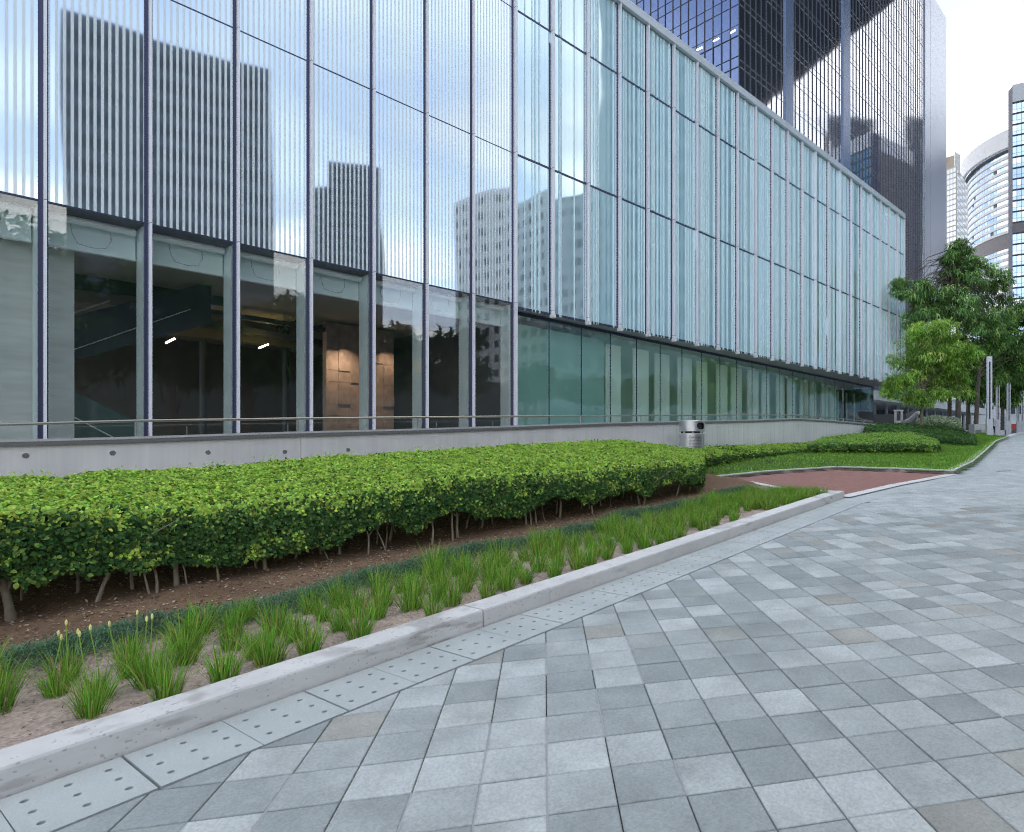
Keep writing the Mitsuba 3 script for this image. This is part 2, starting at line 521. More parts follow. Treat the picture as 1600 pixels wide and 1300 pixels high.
stones = []
view = pave_poly.intersection(shapely.box(-6, -1, 14.2, 17.2))
for i in range(-30, 45):
    for j in range(-50, 22):
        o = LO + LA * i + LB * j
        c = o + (LA + LB) / 2
        if not (-4 < c[0] < 14 and .6 < c[1] < 17.0) or c[0] > .75 * c[1] + 2.2 or c[0] < -1.25 * c[1] - 1:
            continue
        q = Polygon([o, o + LA, o + LA + LB, o + LB])
        g = q if view.contains(q) else q.intersection(view)
        if g.is_empty or g.geom_type != 'Polygon':
            continue
        s = slab(np.array(g.exterior.coords)[:-1], rng.normal(0, .0010), rng.normal(0, .0022, 2))
        if s is None:
            continue
        u, w = CX + FL * c[0] / c[1], YH - FL * (G(*c) - CAM_Z) / c[1]
        seen = -30 < u < 1630 and w < 1330
        stones.append((seen, g.area / c[1] ** 3, s))
stones.sort(key=lambda s: (not s[0], -s[1]))
for s in stones[:295]:
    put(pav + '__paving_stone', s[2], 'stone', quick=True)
rest = MB()
for s in stones[295:]:
    rest.add(*s[2])
kk = put(pav + '__small_paving_stones', rest, 'stone')
labels[kk] = {'kind': 'stuff', 'label': 'farther grey stone slabs of the plaza'}
# pale mortar in some joints near the drain
mo = MB()
for i in range(-6, 3):
    for j in range(-2, 6):
        if rng.random() < .55:
            a = LO + LA * i + LB * j
            if pave_poly.contains(Point(a)) and pave_poly.contains(Point(a + LB)):
                e = unit(V(-LB[1], LB[0])) * .0046
                pts = [a - e, a + e, a + LB + e, a + LB - e]
                mo.prism(pts, [G(*q) - .012 for q in pts], [G(*q) - .0022 for q in pts])
if mo.n:
    kk = put(pav + '__mortar', mo, 'joint_pale')
    labels[kk] = {'kind': 'stuff', 'label': 'pale mortar in the slab joints'}

# drain with perforated slabs beside the kerb
drn = struct('drain', 'drain channel covered by perforated grey stone slabs along the kerb')
e0 = LineString(edge)
ch = MB()
poly = [KD * a + KP * b for a, b in ((-2, Q_DR), (12.6, Q_DR), (12.6, Q_K), (-2, Q_K))]
ch.prism(poly, [G(*p) - .2 for p in poly], [G(*p) - .045 for p in poly])
put(drn + '__channel_floor', ch, 'black')
import manifold3d as m3


def perforated(k0, k1, q0, q1, holes=True):
    cs = m3.CrossSection([[(k0, q0), (k1, q0), (k1, q1), (k0, q1)]])
    if holes:
        for a in (1 / 6, .5, 5 / 6):
            for b in (.22, .5, .78):
                cs = cs - m3.CrossSection.circle(.0158, 14).translate((k0 + (k1 - k0) * a, q0 + (q1 - q0) * b))
    m = cs.extrude(.035).to_mesh()
    v = np.array(m.vert_properties[:, :3], float)
    p = v[:, :1] * KD + v[:, 1:2] * KP
    z = G(p[:, 0], p[:, 1]) + v[:, 2] - .035
    f = np.array(m.tri_verts)
    v3 = np.c_[p, z]
    a, b, c = v3[f[:, 0]], v3[f[:, 1]], v3[f[:, 2]]
    vol = np.einsum('ij,ij->i', a, np.cross(b, c)).sum()
    return v3, f if vol > 0 else f[:, ::-1]


k0 = -.265 - .4525 * 3
n = 0
while k0 < 12.2:
    wide = n % 2 == 0
    k1 = k0 + .4525
    put(drn + '__drain_slab', perforated(k0 + (.012 if wide else .0025), k1 - .0025, Q_DR + .016, Q_K - .012), 'drain_stone', quick=True)
    k0, n = k1, n + 1
rim = MB()
poly = [KD * a + KP * b for a, b in ((-2, Q_DR - .0), (12.6, Q_DR), (12.6, Q_DR + .009), (-2, Q_DR + .009))]
rim.prism(poly, [G(*p) - .05 for p in poly], [G(*p) - .003 for p in poly])
put(drn + '__steel_edge', rim, 'dark_grey')

# continuing drain strip and flush pale kerb beyond
strip = Polygon([tuple((KD * 12.25 + KP * Q_DR)), tuple(gp(1350, 786)[:2]), *[tuple(gp(*p)[:2]) for p in edge_px[1:]], *[tuple(gp(*p)[:2]) for p in ((1568, 690), (1553, 694), (1512, 733), (1492, 742), (1420, 760), (1320, 781))]])
if not strip.is_valid:
    strip = strip.buffer(0)
kk = struct('path_edging', 'strip of plain pale stone slabs along the curved path edge')
scene[kk] = ply(sheet(strip.buffer(.03).difference(pave_poly), .0, 1.0), 'drain_stone')

# kerb of the planting bed, three cast lengths, chamfered
kb = thing('planter_kerb', 'low pale grey concrete kerb along the front of the planting bed', 'kerb')


def kerb_piece(k0, k1, q0, q1, h, bsdf, key, ch=.012):
    prof = [(q0, -.08), (q0 + .004, h - ch), (q0 + ch, h), (q1 - ch, h), (q1, h - ch), (q1, -.08)]
    ks = np.linspace(k0, k1, max(3, int((k1 - k0) / .12)))
    vv = []
    for kk_ in ks:
        for a, (q, z) in enumerate(prof):
            w = .0035 * (meshkit.noise(V(kk_ * 6, q * 20, z * 20)) - .5) if a in (1, 2, 3) else 0
            vv.append(kq(kk_, q + w, z + w))
    m, nn = len(prof), len(ks)
    f = [[i * m + j, i * m + j + 1, (i + 1) * m + j + 1, (i + 1) * m + j] for i in range(nn - 1) for j in range(m - 1)]
    f = np.array(f)
    fan0 = [[0, a, a + 1] for a in range(1, m - 1)]
    fan1 = [[(nn - 1) * m, (nn - 1) * m + a + 1, (nn - 1) * m + a] for a in range(1, m - 1)]
    mb = MB().add(vv, f[:, ::-1])
    mb.f.append(np.array(fan0))
    mb.f.append(np.array(fan1))
    return put(key, mb, bsdf, 25)


for a, b in ((-2.0, .66 - .9), (-.23, 3.421), (3.436, 4.19), (4.195, 7.6), (7.606, 10.4), (10.406, 12.37)):
    kerb_piece(a, b, Q_K, Q_KB, .134, 'concrete', kb + '__kerb_block')


def kerb_line(pts, w, h, bsdf, key, z0=-.1):
    """kerb along a polyline of world xy points, width w to the left"""
    pts = np.array([p[:2] for p in pts])
    ls = LineString(pts)
    poly = ls.buffer(w, cap_style=2, single_sided=True, join_style=2)
    c = np.array(poly.exterior.coords)[:-1]
    mb = MB().prism(c, G(c[:, 0], c[:, 1]) + z0, G(c[:, 0], c[:, 1]) + h)
    return put(key, mb, bsdf)


end = KD * 12.37 + KP * Q_KB
kerb_line([KD * 12.37 + KP * (Q_KB + .002), KD * 12.2 + KP * 5.0, gp(1162, 760)[:2]], -.16, .12, 'pale_kerb', kb + '__kerb_return')
lk = thing('lawn_kerb', 'pale kerb curving round the lawn and the red paved ramp', 'kerb')
LKP = [gp(*p)[:2] for p in ((1096, 752), (1200, 741), (1308, 734), (1400, 737), (1490, 741), (1520, 726), (1540, 708), (1556, 692), (1574, 685))]
kerb_line(LKP[:3], .16, .10, 'pale_kerb', lk + '__kerb_block')
kerb_line(LKP[2:5], .16, .10, 'pale_kerb', lk + '__kerb_block')
kerb_line(LKP[4:], .22, .10, 'pale_kerb', lk + '__kerb_block')
verge = thing('verge_kerb', 'pale kerb of the far verge behind the light columns', 'kerb')
kerb_line([gp(1579, 684)[:2], gp(1586, 680)[:2], gp(1600, 674)[:2]], .25, .10, 'pale_kerb', verge + '__kerb_block')
red = struct('red_ramp', 'dull red paved ramp crossing the planting')
rp = Polygon([gp(1090, 757)[:2], *LKP[:5], gp(1322, 775)[:2], KD * 12.38 + KP * Q_KB, KD * 12.2 + KP * 5.0, gp(1162, 760)[:2]]).buffer(0)
scene[red] = ply(sheet(rp, .006, 1.0), 'red_paving')
base_ = strip.buffer(.6).union(rp.buffer(.5)).difference(pave_poly)
scene[struct('path_base', 'pale stone base below the path edging') ] = ply(sheet(base_, -.010, 1.0), 'drain_stone')
fl = struct('flush_kerb', 'flush pale strip between the red ramp and the path')
kk = LineString([gp(1318, 777)[:2], gp(1400, 758)[:2], gp(1492, 741)[:2]]).buffer(.13, cap_style=2)
scene[fl] = ply(sheet(kk, .012, 1.0), 'pale_kerb')

# ------------------------------------------------------------------ planting bed (soil) and lawn
WALL_N = -12.0


def sn(s, n, z=0.0):
    p = DR * s + NR * n
    return V(p[0], p[1], z)


def bed_z(X, Y):
    q, nn = X * KP[0] + Y * KP[1], X * NR[0] + Y * NR[1]
    z = G(X, Y) + .075 + .02 * np.clip(q - 4.3, 0, 2)
    z = z + .16 * np.clip((-7.2 - nn) / 4.8, 0, 1)
    P = np.stack([X, Y, X * 0], -1)
    return z + .045 * (meshkit.fbm(P * 3.0, 4, 2) - .5) + .018 * (meshkit.noise(P * 23, 4) - .5)


bed = Polygon([KD * -2 + KP * Q_KB, KD * 12.3 + KP * Q_KB, KD * 12.15 + KP * 5.05, gp(1162, 759)[:2], gp(1100, 751)[:2], sn(16.6, -11.98)[:2], sn(-2, -11.98)[:2]])
sb = struct('planting_bed', 'bare brown soil and pale grit of the planting bed')
ks, qs = np.linspace(-2, 18, 420), np.linspace(Q_KB, 11.5, 150)
K, Q = np.meshgrid(ks, qs, indexing='ij')
X, Y = K * KD[0] + Q * KP[0], K * KD[1] + Q * KP[1]
Z = bed_z(X, Y)
inside = shapely.contains_xy(bed.buffer(.02), X, Y)
vv = np.stack([X, Y, Z], -1).reshape(-1, 3)
nn, mm = X.shape
i, j = np.meshgrid(np.arange(nn - 1), np.arange(mm - 1), indexing='ij')
ok = inside[:-1, :-1] & inside[1:, :-1] & inside[1:, 1:] & inside[:-1, 1:]
q4 = np.stack([i * mm + j, (i + 1) * mm + j, (i + 1) * mm + j + 1, i * mm + j + 1], -1)[ok]
scene[sb] = ply((vv, np.vstack([q4[:, [0, 1, 2]], q4[:, [0, 2, 3]]])), 'soil', True)

lawn_poly = Polygon([*LKP, gp(1530, 684)[:2], sn(34, -9)[:2], sn(33, -11.98)[:2], sn(14.5, -11.98)[:2]]).buffer(0)


LKL = LineString(LKP)


def lawn_z(X, Y):
    nn = X * NR[0] + Y * NR[1]
    dk = shapely.distance(LKL, shapely.points(np.stack([X, Y], -1)))
    return G(X, Y) + .075 + .35 * np.clip((-7.5 - nn) / 4.5, 0, 1) * np.clip((dk - .15) / 1.3, 0, 1)


lw = struct('lawn', 'short green lawn beside the curved path')
lx, ly = np.linspace(-2, 24, 120), np.linspace(14, 42, 120)
X, Y = np.meshgrid(lx, ly, indexing='ij')
ins = shapely.contains_xy(lawn_poly.buffer(-.02), X, Y)
vv = np.stack([X, Y, lawn_z(X, Y)], -1).reshape(-1, 3)
i, j = np.meshgrid(np.arange(119), np.arange(119), indexing='ij')
ok = ins[:-1, :-1] | ins[1:, :-1] | ins[1:, 1:] | ins[:-1, 1:]
q4 = np.stack([i * 120 + j, (i + 1) * 120 + j, (i + 1) * 120 + j + 1, i * 120 + j + 1], -1)[ok]
mat('lawn_soil', proc(lambda p, n, uv: mix((.035, .07, .02), (.07, .12, .03), fbm(p.x * 2, p.y * 2))), .9)
lm = (vv, np.vstack([q4[:, [0, 1, 2]], q4[:, [0, 2, 3]]]))
# clip the sheet's edge to the polygon by sampling only inside quads
scene[lw] = ply(lm, 'lawn_soil', True)


def grass_blades(P, h, w, col, lean=.35):
    n_ = len(P)
    ax = np.stack([rng.normal(0, lean, n_), rng.normal(0, lean, n_), np.ones(n_)], -1)
    return blade_mesh(P, ax, rng.uniform(.0, .25, n_), h, w, col)


def poly_points(poly, n_):
    x0, y0, x1, y1 = poly.bounds
    out = np.zeros((0, 2))
    while len(out) < n_:
        p = np.c_[rng.uniform(x0, x1, n_ * 2), rng.uniform(y0, y1, n_ * 2)]
        out = np.vstack([out, p[shapely.contains_xy(poly, p[:, 0], p[:, 1])]])
    return out[:n_]


def tint(base, n_, s=.18, hue=.10):
    b = np.asarray(base)[None] * (1 + rng.normal(0, s, (n_, 1)))
    b = b * (1 + rng.normal(0, hue, (n_, 3)) * [1, .3, .6])
    return np.clip(b, .004, .95)


lawn_vis = lawn_poly.buffer(-.03)
P = poly_points(lawn_vis, 60000)
Z = lawn_z(P[:, 0], P[:, 1])
ga = struct('lawn_grass', 'blades of short bright green lawn grass', 'stuff')
hh = rng.uniform(.06, .15, len(P))
scene[ga] = MB().add(*grass_blades(np.c_[P, Z - .01], hh, rng.uniform(.012, .022, len(P)), tint((.27, .50, .085), len(P), .24) * (.65 + .7 * meshkit.fbm(np.c_[P * .9, Z], 3, 6))[:, None], .4)).shape('grass')

# ------------------------------------------------------------------ grass tufts behind the kerb, ground cover
TG = 'tufts of narrow grass in the planting bed'


def tuft_mesh(seed, n_, h, spread, flowers=0):
    r = np.random.default_rng(seed)
    mb = MB()
    ang, rad = r.uniform(0, 2 * np.pi, n_), np.sqrt(r.uniform(0, 1, n_)) * spread
    base = np.c_[np.cos(ang) * rad, np.sin(ang) * rad, np.full(n_, -.02)]
    lean = np.c_[np.cos(ang), np.sin(ang)] * (rad / spread * .30 + r.normal(0, .10, n_))[:, None] + r.normal(0, .08, (n_, 2))
    L = h * r.uniform(.55, 1.1, n_)
    W = r.uniform(.0022, .0042, n_)
    side = unit(np.c_[-np.sin(ang) + r.normal(0, .4, n_), np.cos(ang) + r.normal(0, .4, n_), np.zeros(n_)])
    bend = r.uniform(.0, .55, n_) + (r.random(n_) < .15) * r.uniform(.4, 1.0, n_)
    pts = []
    for tt in (0, .35, .7, 1.0):
        pts.append(base + np.c_[lean * (tt + bend[:, None] * tt ** 2.2) * L[:, None], (L * (tt - .28 * bend * tt ** 3))[:, None]])
    wd = [1, .95, .65, .0]
    rows = []
    for p_, w_ in zip(pts, wd):
        rows += [p_ - side * (W * w_)[:, None], p_ + side * (W * w_)[:, None]]
    v = np.stack(rows, 1).reshape(-1, 3)
    kk_ = np.arange(n_)[:, None] * 8
    f = np.concatenate([kk_ + [a, a + 1, a + 3] for a in (0, 2, 4)] + [kk_ + [a, a + 3, a + 2] for a in (0, 2, 4)], 1).reshape(-1, 3)
    b = np.array([.18, .38, .055])[None] * (1 + r.normal(0, .22, (n_, 1))) * (1 + r.normal(0, .1, (n_, 3)))
    yel = r.random(n_) < .12
    b[yel] = [.40, .50, .11]
    b[r.random(n_) < .06] = [.42, .33, .15]
    mb.add(v, f, np.repeat(np.clip(b, .01, .9), 8, 0))
    return mb


tv = [tuft_mesh(100 + s_, 150, .295, .066) for s_ in range(6)]
tshape = [m.shape('grass') for m in tv]
spots = []
for a, kk_ in enumerate(np.arange(-1.3, 10.0, .30)):
    for b, qq in enumerate((4.43, 4.70, 4.97, 5.24, 5.50)):
        if rng.random() < .07 or (qq > 5.3 and (kk_ > 8.5 or rng.random() < .6)):
            continue
        spots.append((kk_ + (b % 2) * .06 + rng.normal(0, .03), qq + rng.normal(0, .03)))
fl_spots = sorted(spots, key=lambda s: abs(s[0] - 1.25) + .7 * abs(s[1] - 4.85))[:5]
for s_ in spots:
    p = KD * s_[0] + KP * s_[1]
    z = float(bed_z(np.array(p[0]), np.array(p[1])))
    flo = s_ in fl_spots
    kk_ = thing('flowering_grass_tuft' if flo else 'grass_tuft',
                'tuft of narrow green grass with pale yellow flower buds' if flo else 'tuft of narrow bright green grass in the pale grit behind the kerb', 'grass tuft',
                'grass tufts with yellow buds' if flo else TG)
    sc = rng.uniform(.72, 1.18)
    m4 = T().translate([p[0], p[1], z]).rotate([0, 0, 1], rng.uniform(0, 360)).scale([sc, sc, sc * rng.uniform(.9, 1.1)])
    scene[kk_ + ('__blades' if flo else '')] = {**tshape[rng.integers(6)], 'to_world': m4}
    if flo:
        for _ in range(2):
            d = rng.normal(0, .06, 2)
            a0, hh_ = rng.normal(0, .03, 2), rng.uniform(.30, .42)
            pts = [V(p[0] + a0[0] + d[0] * tt, p[1] + a0[1] + d[1] * tt, z + hh_ * tt) for tt in (0, .5, 1)]
            top = pts[-1]
            bu = MB().tube([top, top + [0, 0, .012], top + [0, 0, .026], top + [0, 0, .036]], [.003, .0075, .0068, .002], 7)
            put(kk_ + '__flower_bud', bu, 'yellow_petal', True, quick=True)
            put(kk_ + '__flower_stalk', MB().tube(pts, .0028, 5), 'lime_stalk', quick=True)
mat('lime_stalk', (.20, .34, .05), .6)

# the same grass grown together into a strip towards the ramp
den = struct('grass_strip', 'dense strip of green grass grown together towards the red ramp', 'stuff')
dv_ = tuft_mesh(77, 200, .24, .10)
mb = MB()
for kk_ in np.arange(10.0, 12.1, .20):
    for qq in np.arange(4.45, 5.75 - max(0, kk_ - 9.5) * .18, .23):
        p = KD * (kk_ + rng.normal(0, .05)) + KP * (qq + rng.normal(0, .05))
        m = dv_
        a = rng.uniform(0, 6.28)
        sc = rng.uniform(.75, 1.1)
        v = m.v[0][: 8 * 150]
        v = np.c_[(v[:, 0] * np.cos(a) - v[:, 1] * np.sin(a)) * 1.25, (v[:, 0] * np.sin(a) + v[:, 1] * np.cos(a)) * 1.25, v[:, 2]] * sc
        f = m.f[0]
        mb.add(v + [p[0], p[1], float(bed_z(np.array(p[0]), np.array(p[1])))], f[(f < 8 * 150).all(1)], m.c[0][: 8 * 150])
scene[den] = mb.shape('grass')

gc = struct('ground_cover', 'low dark blue-green creeping ground cover between grass and soil', 'stuff')
n_ = 52000
kk_ = rng.uniform(-2, 12.2, n_)
mid = 5.85 + .12 * np.sin(kk_ * 1.7) + .08 * np.sin(kk_ * 4.1)
qq = mid + rng.normal(0, 1, n_) * .17
P = kk_[:, None] * KD + qq[:, None] * KP
Z = bed_z(P[:, 0], P[:, 1]) + rng.uniform(0, .10, n_) * np.exp(-((qq - mid) / .22) ** 2)
ax = np.stack([rng.normal(0, 1, n_), rng.normal(0, 1, n_), rng.uniform(-.1, .9, n_)], -1)
scene[gc] = MB().add(*blade_mesh(np.c_[P, Z], ax, rng.uniform(.1, .5, n_), rng.uniform(.05, .12, n_), rng.uniform(.005, .010, n_), tint((.125, .235, .14), n_, .3))).shape('grass')

# dead leaves, chips and twigs on the soil
lt = struct('leaf_litter', 'dry leaves and wood chips scattered over the soil under the hedge', 'stuff')
n_ = 22000
kk_ = rng.uniform(-2, 12, n_)
qq = rng.uniform(4.3, 8.6, n_)
P = kk_[:, None] * KD + qq[:, None] * KP
keep = shapely.contains_xy(bed, P[:, 0], P[:, 1])
P, qq = P[keep], qq[keep]
n_ = len(P)
col = np.where(rng.random((n_, 1)) < .5, tint((.23, .15, .09), n_, .3), tint((.38, .30, .23), n_, .3))
small = np.where(qq < 5.6, .55, 1.0)
ax = np.stack([rng.normal(0, 1, n_), rng.normal(0, 1, n_), rng.normal(0, .25, n_)], -1)
nm_ = np.stack([rng.normal(0, .4, n_), rng.normal(0, .4, n_), np.ones(n_)], -1)
scene[lt] = MB().add(*leaf_mesh(np.c_[P, bed_z(P[:, 0], P[:, 1]) + rng.uniform(.002, .012, n_)], ax, nm_, rng.uniform(.015, .045, n_) * small, rng.uniform(.008, .022, n_) * small, col)).shape('litter')


# ------------------------------------------------------------------ hedges
def bil(c, a, b):
    """bilinear patch of 4 corners (front-left, front-right, back-right, back-left), a along, b front to back"""
    a, b = np.asarray(a)[..., None], np.asarray(b)[..., None]
    return c[0] * (1 - a) * (1 - b) + c[1] * a * (1 - b) + c[2] * a * b + c[3] * (1 - a) * b


def hedge(name, label, fl_, ztop, zbot, dens, leaf, tip, old, trunks, group=None, wob=.06, skirt=.35, bark='lime_bark', cat='hedge', tip_share=.9):
    """fl_: list of (front xy, back xy) stations from left to right; ztop: list of (front z, back z); zbot: ground function; skirt: bare share of the front at the bottom"""
    key = thing(name, label, cat, group)
    F, B = np.array([f[0] for f in fl_]), np.array([f[1] for f in fl_])
    ZT = np.array(ztop)
    st = np.r_[0, np.cumsum(np.linalg.norm(np.diff(F, axis=0), axis=1))]
    Lf = st[-1]
    dep = np.linalg.norm(B - F, axis=1).mean()

    def frame(u):
        f = np.stack([np.interp(u * Lf, st, F[:, a]) for a in (0, 1)], -1)
        b = np.stack([np.interp(u * Lf, st, B[:, a]) for a in (0, 1)], -1)
        return f, b, np.interp(u * Lf, st, ZT[:, 0]), np.interp(u * Lf, st, ZT[:, 1])
    mb = MB()

    def scatter(n_, kind):
        u = rng.uniform(0, 1, n_)
        f, b, z0, z1 = frame(u)
        w = unit(b - f)
        if kind == 'top':
            v = rng.uniform(0, 1, n_) ** 1.0
            xy = f + (b - f) * v[:, None]
            z = z0 + (z1 - z0) * v
            edge = np.minimum(v * dep, (1 - v) * dep)
            z = z - .19 * np.exp(-edge / .20) + .10 * (meshkit.fbm(np.c_[xy * 1.7, xy[:, :1] * 0], 3, 31) - .5)
            out = np.c_[w * 0, np.ones(n_)]
            out[:, :2] -= w * np.exp(-v * dep / .15)[:, None] * .7
            depth = rng.exponential(.03, n_)
            pos = np.c_[xy, z - depth]
            h_ = np.ones(n_)
        elif kind == 'front':
            g = zbot(f[:, 0], f[:, 1])
            h_ = skirt * .4 + (1 - skirt * .4) * rng.uniform(0, 1, n_)
            low = skirt * (.25 + 1.5 * meshkit.fbm(np.stack([u * Lf * 2.0, u * 0, u * 0 + 3], -1), 3, 5))
            ok_ = h_ > low
            u, f, w, z0, g, h_ = u[ok_], f[ok_], w[ok_], z0[ok_], g[ok_], h_[ok_]
            n_ = len(u)
            depth = rng.exponential(.07, n_)
            under = np.clip((h_ - skirt) / .5, 0, 1)
            bulge = .10 * np.sin(np.clip(h_, 0, 1) * 3.0) + .05 * under - .06
            xy = f + w * (depth - bulge)[:, None]
            pos = np.c_[xy, g + (z0 - g) * h_]
            out = np.c_[-w, np.full(n_, .35)]
        else:
            side = 0 if kind == 'left' else 1
            v = rng.uniform(0, 1, n_)
            f, b, z0, z1 = frame(np.full(n_, float(side)))
            xy = f + (b - f) * v[:, None]
            g = zbot(xy[:, 0], xy[:, 1])
            h_ = skirt * .6 + (1 - skirt * .6) * rng.uniform(0, 1, n_)
            dirv = unit(F[-1] - F[-2]) * (1 if side else -1)
            pos = np.c_[xy - dirv * rng.exponential(.07, n_)[:, None], g + (z0 + (z1 - z0) * v - g) * h_]
            out = np.c_[np.broadcast_to(dirv, (n_, 2)), np.full(n_, .35)]
        bump = (meshkit.fbm(pos * 3.2, 3, 11) - .5) * 2 * wob + (meshkit.fbm(pos * 9.0, 2, 5) - .5) * wob
        pos = pos + unit(out) * bump[:, None]
        nrm = unit(unit(out) + rng.normal(0, .42 if kind == 'top' else .55, (n_, 3)))
        ax = np.cross(nrm, rng.normal(0, 1, (n_, 3)))
        # young pale growth sits on top and in sprays on the front, older leaves are dark
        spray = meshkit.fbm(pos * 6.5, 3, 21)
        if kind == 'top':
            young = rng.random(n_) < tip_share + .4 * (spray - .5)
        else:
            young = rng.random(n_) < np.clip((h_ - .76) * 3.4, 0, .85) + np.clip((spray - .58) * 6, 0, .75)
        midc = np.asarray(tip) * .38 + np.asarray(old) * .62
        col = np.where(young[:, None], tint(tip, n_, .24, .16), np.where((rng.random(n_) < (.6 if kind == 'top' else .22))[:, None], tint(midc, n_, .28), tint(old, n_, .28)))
        scl = np.where(young, .95, 1.18) * rng.uniform(.65, 1.35, n_)
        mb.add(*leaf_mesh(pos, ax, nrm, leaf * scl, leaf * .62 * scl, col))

    zf = ZT[:, 0].mean() - zbot(F[:, 0], F[:, 1]).mean()
    scatter(int(Lf * dep * dens), 'top')
    scatter(int(Lf * zf * dens * 1.5), 'front')
    scatter(int(dep * zf * dens), 'right')
    scatter(int(dep * zf * dens * .5), 'left')
    # stray shoots standing out of the clipped top
    n_ = int(Lf * dep * 16)
    u, v = rng.uniform(0, 1, n_), rng.uniform(.02, .98, n_)
    f, b, z0, z1 = frame(u)
    base = np.c_[f + (b - f) * v[:, None], z0 + (z1 - z0) * v - .19 * np.exp(-np.minimum(v, 1 - v) * dep / .2) - .02]
    lean_ = np.c_[rng.normal(0, .3, (n_, 2)), np.ones(n_)]
    hh_ = rng.uniform(.04, .13, n_)
    for tt in (.25, .5, .75, .9, 1.0):
        mb.add(*leaf_mesh(base + lean_ * (hh_ * tt)[:, None], np.c_[rng.normal(0, 1, (n_, 2)), rng.uniform(0, .8, n_)], rng.normal(0, .5, (n_, 3)) + [0, 0, 1], np.full(n_, leaf * .8), np.full(n_, leaf * .46), tint(tip, n_, .2, .12)))
    # sparse inner leaves
    n_ = int(Lf * dep * dens * .25)
    u, v, h_ = rng.uniform(0, 1, n_), rng.uniform(0.05, 1, n_), rng.uniform(skirt, .95, n_)
    f, b, z0, z1 = frame(u)
    xy = f + (b - f) * v[:, None]
    g = zbot(xy[:, 0], xy[:, 1])
    pos = np.c_[xy, g + (z0 + (z1 - z0) * v - g) * h_]
    mb.add(*leaf_mesh(pos, rng.normal(0, 1, (n_, 3)), rng.normal(0, 1, (n_, 3)), np.full(n_, leaf * 1.3), np.full(n_, leaf * .8), tint(old, n_, .25)))
    kf = key + '__foliage'
    scene[kf] = mb.shape('leaf')
    # trunks with forked branches
    for (tu, tv_, r0) in trunks:
        f, b, z0, z1 = frame(np.array([tu]))
        xy = f[0] + (b[0] - f[0]) * tv_
        g = float(zbot(np.array(xy[0]), np.array(xy[1])))
        H = float(z0[0]) - g
        tm = MB()
        lean = rng.normal(0, .06, 2)
        fk = H * rng.uniform(.24, .42)
        pts = [V(*xy, g - .03), V(xy[0] + lean[0] * .4 + rng.normal(0, .008), xy[1] + lean[1] * .4, g + fk * .5), V(*(xy + lean * .8), g + fk)]
        tm.tube(pts, [r0 * 1.35, r0, r0 * .95], 7)
        for _ in range(rng.integers(2, 5)):
            d = rng.normal(0, .20, 2) + .16 * unit(b[0] - f[0])
            p1 = pts[-1] + [d[0] * .55, d[1] * .55, (H - fk) * .45]
            p2 = pts[-1] + [d[0] * 1.2, d[1] * 1.2, (H - fk) * rng.uniform(.75, .95)]
            tm.tube([pts[-1] - [0, 0, .01], (pts[-1] + p1) / 2 + rng.normal(0, .012, 3), p1, p2], [r0 * .7, r0 * .55, r0 * .42, r0 * .15], 6)
            for _ in range(2):
                q0 = p1 + (p2 - p1) * rng.uniform(0, .6)
                tm.tube([q0, q0 + rng.normal(0, .04, 3), q0 + rng.normal(0, .06, 3) + [0, 0, .06]], [r0 * .3, r0 * .2, r0 * .1], 4)
        put(key + '__trunk', tm, bark, True)
    return key


def fn(x, n, dz=0):
    """xy of the point on the line n (parallel to the glass front) in the column x of the photograph"""
    u = (x - CX) / FL
    Yv = n / (NR[0] * u - NR[1] * -1 if False else (NR[0] * u + NR[1]))
    return V(u * Yv, Yv)


def zpx(x, n, y):
    p = fn(x, n)
    return CAM_Z + (YH - y) / FL * p[1]


H1F = [(-260, 800), (0, 796), (300, 794), (500, 776), (700, 746), (900, 737), (1050, 722), (1098, 726)]
H1N = [-6.9, -7.1, -7.4, -7.35, -7.25, -7.3, -7.45, -7.5]
H1B = [(-260, 748), (0, 745), (215, 731), (430, 712), (600, 703), (800, 691), (960, 682), (1100, 700)]
fr = [fn(x, n) for (x, _), n in zip(H1F, H1N)]
bk_n = -10.6
bk = [fn(x, bk_n) for x, _ in H1B]
zt = [(zpx(a[0], n, a[1]), zpx(b[0], bk_n, b[1])) for a, n, b in zip(H1F, H1N, H1B)]
tr = []
for x, v, r in [(-120, .12, .022), (15, .07, .030), (138, .06, .017), (205, .12, .014), (278, .05, .022), (340, .02, .011), (415, .06, .018), (472, .16, .012), (537, .10, .016), (572, .03, .010), (625, .2, .015), (720, .06, .018), (762, .14, .012), (820, .05, .014), (882, .08, .018), (935, .15, .012), (1000, .06, .015), (1060, .05, .014), (1090, .1, .012)]:
    p = fn(x, -7.5)
    L = [np.linalg.norm(p - q) for q in fr]
    st_ = np.r_[0, np.cumsum([np.linalg.norm(fr[i_ + 1] - fr[i_]) for i_ in range(len(fr) - 1)])]
    xs_ = [CX + FL * q[0] / q[1] for q in fr]
    tr.append((float(np.interp(x, xs_, st_)) / st_[-1], v, r))
for _ in range(62):
    tr.append((rng.uniform(.03, .98), rng.uniform(.02, 1) ** 1.6 * .8 + .02, rng.uniform(.006, .014)))
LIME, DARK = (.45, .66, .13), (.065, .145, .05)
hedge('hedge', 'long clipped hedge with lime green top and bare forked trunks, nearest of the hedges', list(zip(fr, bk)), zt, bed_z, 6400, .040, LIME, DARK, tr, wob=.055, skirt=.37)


def hz(X, Y):
    return lawn_z(np.asarray(X), np.asarray(Y))


